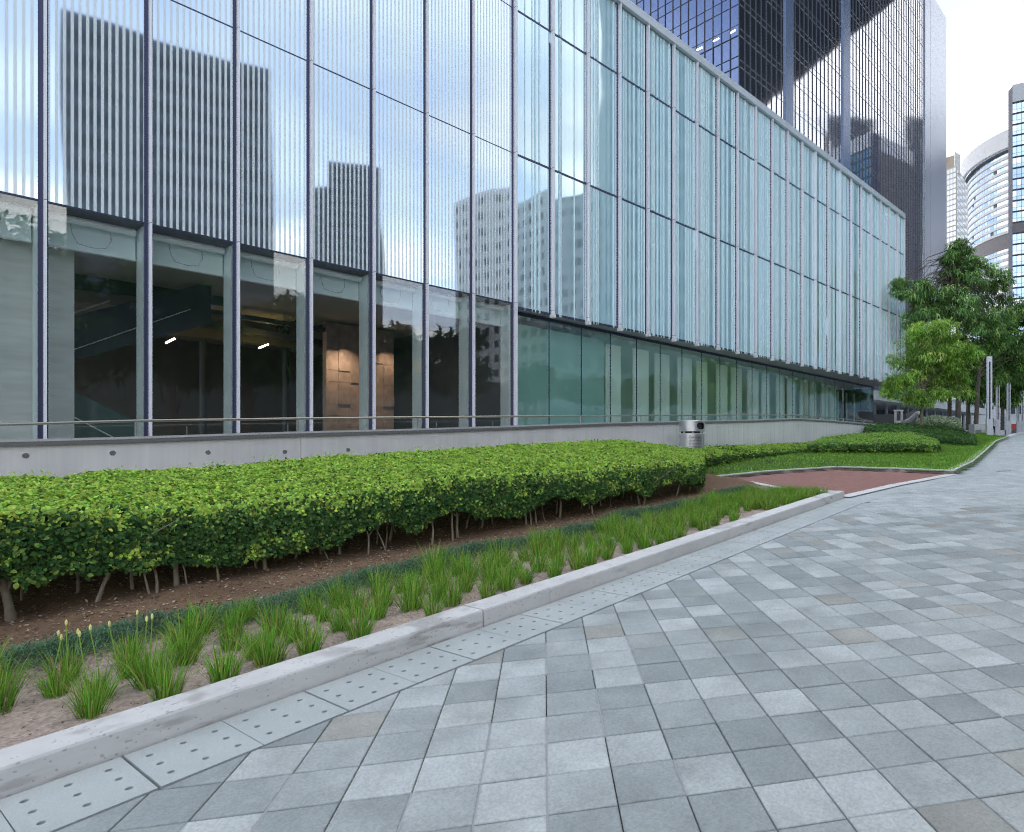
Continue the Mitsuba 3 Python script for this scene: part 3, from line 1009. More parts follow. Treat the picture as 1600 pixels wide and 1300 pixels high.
# second hedge behind the red ramp, third on the lawn, dark fourth, pale fifth
h2f, h2b = [(1104, 712), (1180, 708), (1258, 703)], [(1090, 696), (1180, 694), (1275, 690)]
f_, b_ = [fn(x, -10.5) for x, _ in h2f], [fn(x, -11.8) for x, _ in h2b]
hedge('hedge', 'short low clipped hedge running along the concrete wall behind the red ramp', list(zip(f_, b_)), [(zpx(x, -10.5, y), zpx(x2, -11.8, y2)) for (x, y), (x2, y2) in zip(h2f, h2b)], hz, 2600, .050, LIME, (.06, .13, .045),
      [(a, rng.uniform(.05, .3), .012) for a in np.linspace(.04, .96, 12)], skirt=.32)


def stations(front, back):
    """front/back: lists of (x, y_top, depth)"""
    F = [at(x, y, Yd) for x, y, Yd in front]
    B = [at(x, y, Yd) for x, y, Yd in back]
    return [(a[:2], b[:2]) for a, b in zip(F, B)], [(a[2], b[2]) for a, b in zip(F, B)]


fb, zz = stations([(1262, 694, 22.2), (1330, 692, 22.6), (1400, 692, 23.0), (1440, 693, 23.3), (1468, 696, 23.6)], [(1292, 683, 26.0), (1330, 677, 27.5), (1385, 674, 28.5), (1425, 675, 28.0), (1462, 686, 26.0)])
hedge('hedge', 'wide low clipped hedge in the middle of the lawn with thin pale stems showing', fb, zz, hz, 2200, .055, (.38, .60, .14), (.08, .17, .06), [(a, rng.uniform(.03, .25), .013) for a in np.linspace(.03, .97, 20)], skirt=.62)
fb, zz = stations([(1352, 668, 29.0), (1400, 672, 28.8), (1450, 678, 28.5), (1490, 684, 28.0), (1524, 690, 27.6)], [(1362, 663, 33.5), (1405, 663, 34.0), (1450, 664, 34.5), (1492, 667, 34.0), (1522, 680, 31.5)])
hedge('shrub_bank', 'loose bank of dark green shrubs behind the wide lawn hedge', fb, zz, hz, 1500, .075, (.17, .32, .09), (.07, .16, .06), [(a, .3, .014) for a in (.2, .5, .8)], skirt=.08, wob=.14, cat='shrubs', tip_share=.4)
fb, zz = stations([(1432, 658, 36.0), (1460, 655, 36.0), (1500, 661, 36.0)], [(1436, 655, 38.5), (1460, 648, 39.0), (1498, 655, 39.0)])
hedge('variegated_shrub', 'pale grey-green variegated shrub mound at the foot of the slender tree', fb, zz, hz, 1100, .085, (.60, .68, .50), (.28, .38, .22), [(.5, .4, .012)], skirt=.05, wob=.12, cat='shrub', tip_share=.55)

# ------------------------------------------------------------------ concrete wall with coping and low rail
wl = thing('concrete_wall', 'long board-marked concrete retaining wall with a pale coping behind the hedge', 'wall')
WPX = [(-330, 691), (0, 687), (200, 682.5), (430, 675), (640, 670), (800, 665), (940, 660), (1040, 658), (1180, 655.5), (1245, 653), (1300, 656.5), (1366, 662.5)]
wxy = [fn(x, WALL_N) for x, _ in WPX]
ws = np.array([p @ DR for p in wxy])
wz = np.array([zpx(x, WALL_N, y) for x, y in WPX])


def wtop(s):
    return np.interp(s, ws, wz)


def run(s0, s1, n0, n1, z0, z1, step=.5):
    """solid strip along the wall between offsets n0 < n1, z0 and z1 functions of s"""
    mb = MB()
    ss = np.linspace(s0, s1, max(2, int((s1 - s0) / step) + 1))
    vv = []
    for s in ss:
        for n, z in ((n0, z0), (n1, z0), (n1, z1), (n0, z1)):
            vv.append(sn(s, n, z(s)))
    f = []
    for a in range(len(ss) - 1):
        for b in range(4):
            f.append([a * 4 + b, a * 4 + (b + 1) % 4, (a + 1) * 4 + (b + 1) % 4, (a + 1) * 4 + b])
    f += [[0, 3, 2, 1], [len(vv) - 4, len(vv) - 3, len(vv) - 2, len(vv) - 1]]
    return mb.add(vv, np.array(f)[:, ::-1])


joints = [ws[0]] + [float(fn(x, WALL_N) @ DR) for x in (470, 780, 1090, 1229)] + [ws[-1]]
for a, b in zip(joints[:-1], joints[1:]):
    put(wl + '__wall_panel', run(a + .004, b - .004, WALL_N - .22, WALL_N, lambda s: -1.2 + .05 * s - .6, lambda s: wtop(s) - .095), 'wall_concrete')
cj = list(np.arange(ws[0], ws[-1], 2.4)) + [ws[-1]]
for a, b in zip(cj[:-1], cj[1:]):
    if b - a > .3:
        put(wl + '__coping', run(a + .003, b - .003, WALL_N - .30, WALL_N + .045, lambda s: wtop(s) - .035, wtop, .4), 'coping')
put(wl + '__coping_edge', run(ws[0], ws[-1], WALL_N - .295, WALL_N + .042, lambda s: wtop(s) - .093, lambda s: wtop(s) - .0355, .4), 'coping_edge')
for x, y in ((176, 708), (325, 707), (445, 706), (544, 703), (40, 712)):
    p = fn(x, WALL_N)
    z = zpx(x, WALL_N, y)
    mb = MB()
    c0 = V(p[0], p[1], z) + np.r_[NR, 0] * .002
    ang = np.linspace(0, 2 * np.pi, 17)[:-1]
    ring = [c0 + np.r_[DR * math.cos(a), math.sin(a)] * .036 for a in ang]
    ring2 = [c0 + np.r_[DR * math.cos(a), math.sin(a)] * .026 - np.r_[NR, 0] * .0 for a in ang]
    put(wl + '__tie_hole', MB().tube([c0 - np.r_[NR, 0] * .01, c0 + np.r_[NR, 0] * .003, c0 + np.r_[NR, 0] * .004], [.036, .036, .030], 18), 'coping_edge')
hr = thing('handrail', 'low brushed steel rail on short posts along the top of the concrete wall', 'handrail')
RN = WALL_N - .10
RPX = [(-330, 668), (0, 663.5), (210, 657.5), (465, 654), (640, 652), (870, 650), (1040, 649), (1180, 648.2), (1245, 648.6), (1300, 652.5), (1364, 659.5)]
rp_ = [V(*fn(x, RN), zpx(x, RN, y)) for x, y in RPX]
rs = np.array([p[:2] @ DR for p in rp_])
rz = np.array([p[2] for p in rp_])
ss = np.linspace(rs[0], rs[-1], 90)
put(hr + '__rail', MB().tube([sn(s, RN, np.interp(s, rs, rz)) for s in ss], .021, 10), 'steel_warm', True)
s1_ = float(fn(212, RN) @ DR)
pit = (float(fn(465, RN) @ DR) - s1_)
for a in range(-2, 24):
    s = s1_ + pit * a
    if rs[0] < s < rs[-1]:
        zt_ = np.interp(s, rs, rz)
        put(hr + '__post', MB().obox(sn(s - .008, RN - .025, wtop(s) - .005), np.r_[DR * .016, 0], np.r_[NR * .05, 0], [0, 0, zt_ - wtop(s) - .008]), 'steel')

# ------------------------------------------------------------------ the glass-fronted building
gb = thing('glass_building', 'long low building with a striped glass front hung over a glazed ground floor', 'building')
mul_px = [70, 234, 371, 485, 583, 666, 738.4, 803, 861, 916.5, 966, 1010, 1050.4, 1086.4, 1119.6, 1150, 1178.4, 1204.5, 1228.6, 1251, 1272, 1292, 1310.4, 1327.6, 1343.6, 1359, 1373.6, 1387, 1400, 1411]


def on_front(x):
    """signed distance from the fold along the front (left wing negative) of the column x"""
    u = (x - CX) / FL
    D = DL if x < 803 else DR
    return float((u * P0[1] - P0[0]) / (D[0] - u * D[1]))


def fp(s, out=0.0, z=0.0):
    D, N = (DL, NL) if s < 0 else (DR, NR)
    p = P0 + D * s + N * out
    return V(p[0], p[1], z)


ms = [on_front(x) for x in mul_px]
ms = [ms[0] - 1.49 * a for a in (4, 3, 2, 1)] + ms
NLW = ms.index(min(ms, key=abs))
Z_BASE, Z0L, Z0R, Z1, Z2, Z3 = 1.2, 5.80, 5.70, 10.25, 14.55, 17.3
rows_l, rows_r = [Z0L, Z1, Z2, Z3 - .3], [Z0R, Z1, Z2, Z3 - .3]


def ovec(s):
    return (np.r_[DL, 0], np.r_[NL, 0]) if s < 0 else (np.r_[DR, 0], np.r_[NR, 0])


for a in range(len(ms) - 1):
    s0, s1 = ms[a], ms[a + 1]
    left = s1 <= 1e-6
    rows = rows_l if left else rows_r
    sm = (s0 + s1) / 2
    d, n = ovec(sm)
    w = s1 - s0
    for r in range(3):
        z0, z1 = rows[r] + (.016 if left else .034), rows[r + 1] - (.016 if left else .034)
        o = fp(sm, 0, z0) - d * (w / 2 - .012)
        tl = rng.normal(0, .0011, 2)
        put(gb + '__glass_pane', bowed_pane(o, d * (w - .024) + n * tl[0], V(0, 0, z1 - z0) + n * tl[1], n, .0065 if left else .010, a * 3 + r), 'glass_left' if left else 'glass_right', True, quick=True)
    if not left:
        rb = MB()
        for r in range(3):
            z0, z1 = rows[r] - (.05 if r == 0 else -.05), rows[r + 1] - .05
            q = np.random.default_rng(900 + a)
            pos = np.sort(q.uniform(.10, w - .06, 9 if s0 > 3.1 else 5))
            for p_ in pos:
                wd = q.choice([.018, .018, .03, .045])
                rb.obox(fp(s0 + p_, .001, z0), d * wd, n * q.uniform(.02, .045), [0, 0, z1 - z0])
        kk_ = put(gb + '__glass_rib', rb, 'rib', quick=True)
        labels[kk_] = {'kind': 'stuff'}
    else:
        # ground floor of the left wing
        o = fp(sm, -.02, Z_BASE) - d * (w / 2 - .01)
        mb = MB().add([o, o + d * (w - .02), o + d * (w - .02) + [0, 0, Z0L - Z_BASE - .02], o + [0, 0, Z0L - Z_BASE - .02]], [[0, 1, 2, 3]])
        put(gb + '__shop_pane', mb, 'clear_glass', quick=True)
        # glass fin, pale head panel and white pipe inside
        fo = fp(s1, -.10, Z_BASE) - d * .06
        put(gb + '__inner_fin', MB().obox(fo - d * .0, -n * .42, -d * .03, [0, 0, Z0L - Z_BASE - .05]), 'pale_glass', quick=True)
        put(gb + '__head_panel', MB().obox(fp(sm, -.50, Z0L - .62) - d * (w / 2), d * (w - .11), -n * .04, [0, 0, .60]), 'pale_glass', quick=True)
        put(gb + '__head_trim', MB().obox(fp(sm, -.44, Z0L - .645) - d * (w / 2), d * (w - .11), -n * .10, [0, 0, .022]), 'white_paint', quick=True)
        put(gb + '__head_pipe', MB().tube([fp(sm, -.36, Z0L - .13) - d * (w / 2), fp(sm, -.36, Z0L - .13) + d * (w / 2 - .14)], .065, 12), 'pipe_white', True, quick=True)
        cab = MB()
        for sg in (-.34, .22):
            c0 = fp(sm, -.40, Z0L - .2) + d * sg
            cab.tube([c0, c0 + d * .02 - [0, 0, .16], c0 + d * (.10 if sg < 0 else -.06) - [0, 0, .33], c0 + d * (.32 if sg < 0 else -.28) - [0, 0, .36]], .0045, 5)
        put(gb + '__cable', cab, 'dark_grey', True, quick=True)
for a, s in enumerate(ms):
    left = s < -1e-6
    d, n = ovec(s if abs(s) > 1e-6 else -1e-9)
    zb = Z_BASE if s <= 1e-6 else Z0R - .03
    ztp = Z3 - .28
    o = fp(s, 0, zb)
    mk = put(gb + '__mullion', MB().obox(o - d * .02 + n * .001, d * (.034 if left else .045), n * (.105 if left else .145), [0, 0, ztp - zb]), 'silver', quick=True)
    put(mk + '__gasket', MB().obox(o - d * .087 - n * .035, d * .13, n * .033, [0, 0, ztp - zb]).obox(o - d * .088 + n * .0005, d * .068, n * .004, [0, 0, ztp - zb]).obox(o + d * (.0145 if left else .0255) + n * .0005, d * .030, n * .004, [0, 0, ztp - zb]), 'navy')
    for z in (Z0L, Z1, Z2):
        if z > zb:
            put(mk + '__joint', MB().obox(fp(s, 0, z) - d * .0207 + n * .0, d * (.0354 if left else .0464), n * (.1065 if left else .1465), [0, 0, .014]), 'dark_grey', quick=True)
    if s > 1e-6:
        put(mk + '__foot', MB().obox(fp(s, .0, Z0R - .13) - d * .055, d * .11, n * .17, [0, 0, .11]), 'white_paint')
for wing, (sa, sb_), rows in (('l', (ms[0], 0), rows_l), ('r', (0, ms[-1]), rows_r)):
    d, n = ovec(-1 if wing == 'l' else 1)
    base = P0 if wing == 'r' else P0
    o = fp(-1e-9 if wing == 'l' else 1e-9, 0, 0)
    for r, z in enumerate(rows):
        if r == 3:
            continue
        put(gb + '__transom', MB().obox(o + d * sa - n * .034 + [0, 0, z - (.012 if wing == 'l' else .03)], d * (sb_ - sa), n * (.032 if wing == 'l' else .05), [0, 0, .024 if wing == 'l' else .06]), 'navy', quick=True)
    put(gb + '__parapet_band', MB().obox(o + d * sa - n * .3 + [0, 0, Z3 - .30], d * (sb_ - sa), n * .47, [0, 0, .30]), 'band', quick=True)

S_END = ms[-1]
# core behind the hung glass, soffit, end wall and roof
core = MB()
c_poly = [fp(ms[0], -.06)[:2], fp(-1e-9, -.06)[:2], fp(S_END, -.06)[:2], fp(S_END, -26)[:2], fp(ms[0], -26)[:2]]
core.prism(c_poly, Z0L + .02, Z3 - .32)
put(gb + '__upper_floors', core, 'dark_int')
sf = MB()
sp = [fp(.02, -.03)[:2], fp(S_END, -.03)[:2], fp(S_END, -6)[:2], fp(.02, -6)[:2]]
sf.prism(sp, Z0R - .0, Z0R + .06)
put(gb + '__soffit', sf, 'soffit')
# recessed ground floor glazing of the right wing
RA, RB = DR * 12.2 + NR * -15.75, DR * 44.6 + NR * -17.4
rd = unit(RB - RA); rn_ = V(rd[1], -rd[0]); Lr = float(np.linalg.norm(RB - RA))
rd3, rn3 = np.r_[rd, 0], np.r_[rn_, 0]


def rpt(s, out=0, z=0):
    p = RA + rd * s + rn_ * out
    return V(p[0], p[1], z)


u858 = (858 - CX) / FL
s858 = float((u858 * RA[1] - RA[0]) / (rd[0] - u858 * rd[1]))
cuts = [0.02] + [s858 + 1.5 * a for a in range(0, 30) if s858 + 1.5 * a < Lr - .5] + [Lr]
ZR1 = Z0R - .02


def zbase(s):
    return 1.2 + .05 * s


for a in range(len(cuts) - 1):
    s0, s1 = cuts[a], cuts[a + 1]
    o = rpt(s0 + .012, 0, zbase(s0))
    L = s1 - s0 - .024
    tl = rn3 * rng.normal(0, .003)
    mb = MB().add([o, o + rd3 * L + tl, o + rd3 * L + tl + [0, 0, ZR1 - zbase(s0)], o + [0, 0, ZR1 - zbase(s0)]], [[0, 1, 2, 3]])
    put(gb + '__recess_pane', mb, 'green_glass', quick=True)
    put(gb + '__recess_bar', MB().obox(rpt(s1 - .018, -.012, zbase(s1) - .3), rd3 * .036, rn3 * .02, [0, 0, ZR1 - zbase(s1) + .3]), 'navy', quick=True)
    if a < 3:
        put(gb + '__back_panel', MB().obox(rpt(s0, -.35, zbase(s0) - .3), rd3 * (s1 - s0 - .0), rn3 * .04, [0, 0, ZR1 - zbase(s0)]), 'teal_wall', quick=True)
    elif a < 18:
        wdt = (.95, 1.0, 1.05, .85)[a % 4]
        off = (.10, .08, .04, .12)[a % 4]
        put(gb + '__curtain', MB().obox(rpt(s0 + off, -.28 - .10 * (a % 2), zbase(s0) - .3), rd3 * wdt, rn3 * .05, [0, 0, ZR1 - zbase(s0) - .10]), 'curtain', quick=True)
        put(gb + '__curtain', MB().obox(rpt(s0 + off + wdt + .05, -.8, zbase(s0) - .3), rd3 * .30, rn3 * .05, [0, 0, ZR1 - zbase(s0) - .35]), 'curtain_dim', quick=True)
        put(gb + '__recess_lamp', MB().tube([rpt((s0 + s1) / 2, -.9, ZR1 - .10), rpt((s0 + s1) / 2, -.9, ZR1 - .06)], .09, 12), 'white_paint', quick=True)
    else:
        put(gb + '__curtain', MB().obox(rpt(s0 + .2, -1.1, zbase(s0) - .3), rd3 * .2, rn3 * .05, [0, 0, ZR1 - zbase(s0) - .2]), 'curtain_dim', quick=True)
put(gb + '__recess_head', MB().obox(rpt(0.02, -.03, ZR1 - .10), rd3 * (Lr - .02), rn3 * .035, [0, 0, .10]), 'navy')
put(gb + '__recess_end', MB().obox(rpt(Lr, -6, zbase(Lr) - .5), rd3 * .03, rn3 * 6.0, [0, 0, ZR1 - zbase(Lr) + .4]), 'slate')
bw = MB()
bw.obox(rpt(0, -4.5, 0.5), rd3 * Lr, rn3 * .05, [0, 0, ZR1 - .5])
put(gb + '__recess_lining', MB().obox(rpt(cuts[3], -1.0, .6), rd3 * (cuts[18] - cuts[3]), rn3 * .05, [0, 0, ZR1 - .65]), 'curtain_dim')
put(gb + '__recess_ceiling', MB().obox(rpt(0.05, -4.4, ZR1 - .06), rd3 * (Lr - .1), rn3 * 4.3, [0, 0, .05]), 'white_paint')
put(gb + '__recess_back_wall', bw, 'dark_int')
put(gb + '__recess_floor', MB().obox(rpt(0, -4.5, .6), rd3 * Lr + [0, 0, 1.5], rn3 * 4.4, [0, 0, .1]), 'floor_int')

# interior of the left wing's ground floor
d3, n3 = np.r_[DL, 0], np.r_[NL, 0]


def lp(s, out, z):
    return fp(min(s, -1e-9), 0, z) + n3 * out + (d3 * s if s > 0 else 0)


put(gb + '__hall_floor', MB().obox(lp(ms[0], -14, 1.1), d3 * (12 - ms[0]), n3 * 13.9, [0, 0, .1]), 'floor_int')
put(gb + '__hall_ceiling', MB().obox(lp(ms[0], -14, 5.55), d3 * (3 - ms[0]), n3 * 13.3, [0, 0, .2]), 'ceiling_int')
put(gb + '__hall_back_wall', MB().obox(lp(ms[0], -14, 1.1), d3 * (14 - ms[0]), n3 * .2, [0, 0, 4.6]), 'dark_int')
put(gb + '__hall_side_wall', MB().obox(fp(.03, -14, 1.1), np.r_[DR, 0] * .15, np.r_[NR, 0] * 13.7, [0, 0, 4.5]), 'slate')


def lplane(x, y, out):
    """point of the interior plane 'out' metres behind the left glass, at pixel"""
    u = (x - CX) / FL
    q = P0 + NL * out
    s = (u * q[1] - q[0]) / (DL[0] - u * DL[1])
    p = q + DL * s
    return V(p[0], p[1], CAM_Z + (YH - y) / FL * p[1])


def iplate(pts, out, thick, mat_, name, label=None):
    """flat piece lying in the plane 'out' behind the left glass with the outline pts (pixels)"""
    P_ = [lplane(x, y, out) for x, y in pts]
    mb = MB()
    n_ = len(P_)
    v = np.array(P_ + [p - n3 * thick for p in P_])
    mb.add(v, [[a, (a + 1) % n_, (a + 1) % n_ + n_] for a in range(n_)] + [[a, (a + 1) % n_ + n_, a + n_] for a in range(n_)] + [[0, b, b + 1] for b in range(1, n_ - 1)] + [[n_, n_ + b + 1, n_ + b] for b in range(1, n_ - 1)])
    kk = put(gb + '__' + name, mb, mat_)
    if label:
        labels[kk] = {'label': label}


def ibar(a, b, out, r, mat_, name):
    put(gb + '__' + name, MB().tube([lplane(*a, out), lplane(*b, out)], r, 6), mat_)


# concrete pier at the left
pr = lplane(116, 690, -.75)
put(gb + '__concrete_pier', MB().obox(V(pr[0], pr[1], 1.0), -d3 * 4.2, -n3 * 1.2, [0, 0, 4.5]), 'old_concrete')
iplate([(90, 500), (330, 440), (330, 505), (90, 570)][::-1], -3.4, .25, 'slate', 'stair_flight', 'dark slate underside of the stair flight')
ibar((90, 555), (298, 483), -3.3, .014, 'white_paint', 'stair_edge')
ibar((90, 497), (172, 470), -3.5, .014, 'white_paint', 'stair_edge')
iplate([(110, 410), (330, 455), (330, 490), (110, 470)][::-1], -4.6, .15, 'ceiling_int', 'landing')
iplate([(117, 362), (235, 415), (350, 462), (350, 478), (117, 452)][::-1], -4.5, .03, 'bal_glass', 'balustrade_glass')
iplate([(360, 425), (412, 463), (480, 474), (480, 418), (360, 405)][::-1], -4.0, .2, 'slate', 'upper_stair', 'slate blue upper stair flight behind the glass')
ibar((326, 408), (411, 463), -3.9, .012, 'white_paint', 'stair_edge')
ibar((411, 463), (478, 473), -3.9, .012, 'white_paint', 'stair_edge')
iplate([(117, 612), (230, 668), (230, 690), (117, 690)][::-1], -2.2, .03, 'bal_glass', 'lower_balustrade')
ibar((112, 650), (190, 690), -1.9, .014, 'white_paint', 'stair_edge')
iplate([(240, 498), (480, 528), (480, 545), (240, 520)][::-1], -7.5, .4, 'dark_int', 'ceiling_beam')
for x in (317, 446):
    p = lplane(x, 690, -8.5)
    put(gb + '__hall_column', MB().tube([V(p[0], p[1], 1.15), V(p[0], p[1], 5.56)], .10, 14), 'slate', True)
iplate([(240, 486), (600, 548), (600, 556), (240, 496)][::-1], -6.8, .3, 'slate', 'ceiling_beam')
iplate([(250, 470), (560, 520), (560, 526), (250, 478)][::-1], -5.6, .2, 'slate', 'ceiling_beam')
for (x, y), (x2, y2) in (((259, 536), (273, 529)), ((404, 544), (419, 538))):
    mb = MB().tube([lplane(x, y, -6.5), lplane(x2, y2, -6.5)], .024, 8)
    kk = numbered(gb + '__strip_lamp')
    scene[kk] = {**mb.shape('white_paint'), 'emitter': {'type': 'area', 'radiance': rgb(8, 5.2, 1.6)}}
for (x, y), (x2, y2) in (((430, 513), (565, 466)), ((490, 513), (615, 472))):
    a, b = lplane(x, y, -6.0), lplane(x2, y2, -6.0)
    tk = MB().tube([a, b], .03, 6)
    put(gb + '__lamp_track', tk, 'black')
    sp = MB()
    for q in np.linspace(.05, .98, 14):
        c = a + (b - a) * q
        sp.tube([c - [0, 0, .02], c - [0, 0, .17]], [.02, .035], 6)
    put(gb + '__track_spots', sp, 'dark_grey')
# feature wall of uneven pink-brown blocks
fw0, fw1 = lplane(511, 690, -5.5), lplane(617, 690, -5.5)
fd = unit((fw1 - fw0)[:2]); fw = float(np.linalg.norm((fw1 - fw0)[:2]))
fdv = np.r_[fd, 0]
wallk = gb + '__feature_wall'
put(wallk, MB().obox(V(fw0[0], fw0[1], 1.1) - n3 * .3, fdv * fw, n3 * .2, [0, 0, 4.4]), 'pink_brick')
bw_, bh_ = fw / 6, .36
for i_ in range(6):
    for j_ in range(12):
        pr_ = rng.choice([.0, .0, .0, .006, .012, .035])
        o = V(fw0[0], fw0[1], 1.1 + j_ * bh_) + fdv * (i_ * bw_) - n3 * .1
        put(wallk + '__block', MB().obox(o + fdv * .004 + [0, 0, .004], fdv * (bw_ - .008), n3 * (.03 + pr_), [0, 0, bh_ - .008]), 'pink_brick', quick=True)
for x, y in ((526, 556), (545, 556), (612, 560)):
    p = lplane(x, y - 30, -4.9)
    kk = numbered('hall_lamp_light')
    scene[kk] = {'type': 'spot', 'to_world': T().look_at(origin=list(p), target=list(lplane(x, y + 40, -5.5)), up=[0, 1, 0.1]), 'intensity': rgb(.85, .58, .36), 'cutoff_angle': 40.0, 'beam_width': 18.0}

# ------------------------------------------------------------------ dark tower behind
dt = thing('dark_tower', 'tall dark navy glass tower with close vertical fins rising behind the glass front', 'tower')
cor = V(.155 * 80, 80.0)
NT = float(NR @ cor)
TD, TN = np.r_[DR, 0], np.r_[NR, 0]


def tp(s, out=0.0, z=0.0):
    """point of the tower's right face, s metres from its near corner"""
    p = cor + DR * s + NR * out
    return V(p[0], p[1], z)


def s_tower(x):
    u = (x - CX) / FL
    return float((u * cor[1] - cor[0]) / (DR[0] - u * DR[1]))


sC, sE = s_tower(1444), s_tower(1477)
FH = 3.9
ZTOP = CAM_Z + (YH - 29) / FL * (tp(sE)[1])
nfl = int((ZTOP - 6) / FH)
bays = int(sC / 1.32)
bwid = sC / bays
pil = [(s_tower(1226), s_tower(1238)), (s_tower(1316), s_tower(1327))]
gl = MB()
for b in range(bays):
    for f in range(nfl):
        z0 = 6 + f * FH
        tl = rng.normal(0, .0022, 2)
        o = tp(b * bwid + .03, -.05, z0 + .9)
        gl.obox(o, TD * (bwid - .06) + TN * tl[0], TN * .03, V(0, 0, FH - .92) + TN * tl[1] * 2)
kk = put(dt + '__right_face_panes', gl, 'tower_glass')
labels[kk] = {'kind': 'stuff', 'label': 'mirror glass panes of the right face between the fins'}
spd = MB()
for f in range(nfl + 1):
    spd.obox(tp(0, -.06, 6 + f * FH + .10), TD * sC, TN * .045, [0, 0, .78])
kk = put(dt + '__spandrel_glass', spd, 'tower_glass')
for f in range(nfl + 1):
    z = 6 + f * FH
    put(dt + '__floor_edge', MB().obox(tp(0, -.06, z), TD * sC, TN * .075, [0, 0, .09]).obox(tp(0, -.06, z + .89), TD * sC, TN * .07, [0, 0, .06]), 'silver_dull', quick=True)
for b in range(bays + 1):
    s = b * bwid
    put(dt + '__fin', MB().obox(tp(s - .04, -.06, 4), TD * .07, TN * .14, [0, 0, ZTOP - 4.2]), 'tower_navy', quick=True)
for a, b in pil:
    put(dt + '__pier', MB().obox(tp(a, -.05, 4), TD * (b - a), TN * .26, [0, 0, ZTOP - 4.2]), 'tower_blue_panel')
mat('tower_blue_panel', (.16, .22, .36), .3, .3)
# bright metal end panel
for q in range(2):
    a, b = (sC, sC + (sE - sC) * .24) if q == 0 else (sC + (sE - sC) * .25, sE)
    put(dt + '__metal_panel', MB().obox(tp(a, -.2, 4), TD * (b - a), TN * .42, [0, 0, ZTOP - 4]), 'tower_end')
mat('tower_end', (.46, .52, .64), .25, .6)
# left face
LD, LN = np.r_[-NR[0], -NR[1], 0], np.r_[-DR, 0]


def tl_(s, out=0.0, z=0.0):
    p = cor + LD[:2] * s + LN[:2] * out
    return V(p[0], p[1], z)


for c in range(26):
    for f in range(4, nfl):
        z0 = 6 + f * FH
        for part in ((z0 + .05, z0 + 1.35), (z0 + 1.42, z0 + FH - .02)):
            tl = rng.normal(0, .004, 2)
            o = tl_(c * 1.32 + .05, -.04, part[0])
            if c < 18 and f >= 12 and f < 22:
                put(dt + '__pane', MB().obox(o, LD * 1.22 + LN * tl[0], LN * .03, V(0, 0, part[1] - part[0]) + LN * tl[1]), 'tower_glass_blue', quick=True)
rl = MB().obox(tl_(0, -.05, 4), LD * 36, LN * .008, [0, 0, ZTOP - 4])
put(dt + '__left_face_glass', rl, 'tower_glass_blue')
for c in range(27):
    put(dt + '__left_fin', MB().obox(tl_(c * 1.32 - .04, -.06, 4), LD * .09, LN * .16, [0, 0, ZTOP - 4]), 'tower_navy', quick=True)
for f in range(nfl):
    put(dt + '__left_floor_edge', MB().obox(tl_(0, -.06, 6 + f * FH), LD * 36, LN * .10, [0, 0, .10]).obox(tl_(0, -.06, 6 + f * FH + 1.36), LD * 36, LN * .09, [0, 0, .07]), 'tower_navy', quick=True)
for x, y, x2, y2 in ((1142, 51, 1149, 47), (1115, 64, 1123, 60), (1089, 78, 1097, 74)):
    def lf(x_, y_):
        u = (x_ - CX) / FL
        q = cor + LN[:2] * .02
        s = (u * q[1] - q[0]) / (LD[0] - u * LD[1])
        return V(*(q + LD[:2] * s), CAM_Z + (YH - y_) / FL * (q + LD[:2] * s)[1])
    kk = numbered(dt + '__ceiling_lamp')
    scene[kk] = {**MB().tube([lf(x, y), lf(x2, y2)], .07, 6).shape('white_paint'), 'emitter': {'type': 'area', 'radiance': rgb(3.5, 3.6, 3.8)}}
body = MB().prism([tp(.1, -.2)[:2], tp(sE - .1, -.25)[:2], tp(sE - .1, -40)[:2], tp(.1, -40)[:2]], 3.0, ZTOP - .3)
put(dt + '__core', body, 'tower_spandrel')

# podium with a pale canopy, dark glazing and columns
pod = thing('entrance_podium', 'low podium entrance with a thin pale canopy over dark glazing under the trees', 'building')


def pp(s, n, z):
    return sn(s, n, z)


def s_on(x, n):
    return float(fn(x, n) @ DR)


PN = -23.0
sa, sb2 = s_on(1366, PN), s_on(1545, PN)
zc = zpx(1365, PN, 612)
put(pod + '__canopy', MB().obox(sn(sa, PN - 12, zc - .7), np.r_[DR, 0] * (sb2 - sa), np.r_[NR, 0] * 12, [0, 0, .85]), 'white_clad')
put(pod + '__dark_glazing', MB().obox(sn(sa, PN - 6.1, 0), np.r_[DR, 0] * (sb2 - sa), np.r_[NR, 0] * .1, [0, 0, zc - .75]), 'slate')
for s in np.arange(sa + 2, sb2, 3.2):
    put(pod + '__column', MB().tube([sn(s, PN - 2, 0), sn(s, PN - 2, zc - .7)], .17, 12), 'silver_dull', True)
for s in np.arange(sa + .5, sb2, 1.6):
    put(pod + '__glazing_bar', MB().obox(sn(s, PN - 6.0, 0), np.r_[DR, 0] * .12, np.r_[NR, 0] * .1, [0, 0, zc - .75]), 'dark_grey', quick=True)
rw = thing('ramp_wall', 'low dark grey curved wall of the entrance ramp with a pale edge', 'wall')
a0, a1, a2 = at(1364, 650, 52), at(1418, 650, 50), at(1432, 650, 46)
zt0 = CAM_Z + (YH - 648) / FL * 52
put(rw + '__wall', MB().prism([a0[:2], a1[:2], a2[:2], a2[:2] + [0, .4], a1[:2] + [0, .4], a0[:2] + [0, .4]], 1.2, [zt0, zt0, zt0 + .1, zt0 + .1, zt0, zt0]), 'dark_grey')
e = [at(1400, 661, 48), at(1412, 660, 47), at(1422, 656, 46), at(1431, 648, 45.5), at(1436, 645, 45)]
put(rw + '__pale_edge', MB().tube(e, .16, 8), 'pale_kerb', True)
gf = thing('gate_frame', 'small pale steel frame standing on the entrance ramp', 'gate frame')
for x in (1399, 1409):
    p = at(x, 660, 47)
    put(gf + '__post', MB().box(p - [.07, .07, .3], [p[0] + .07, p[1] + .07, CAM_Z + (YH - 641) / FL * 47]), 'silver_dull')
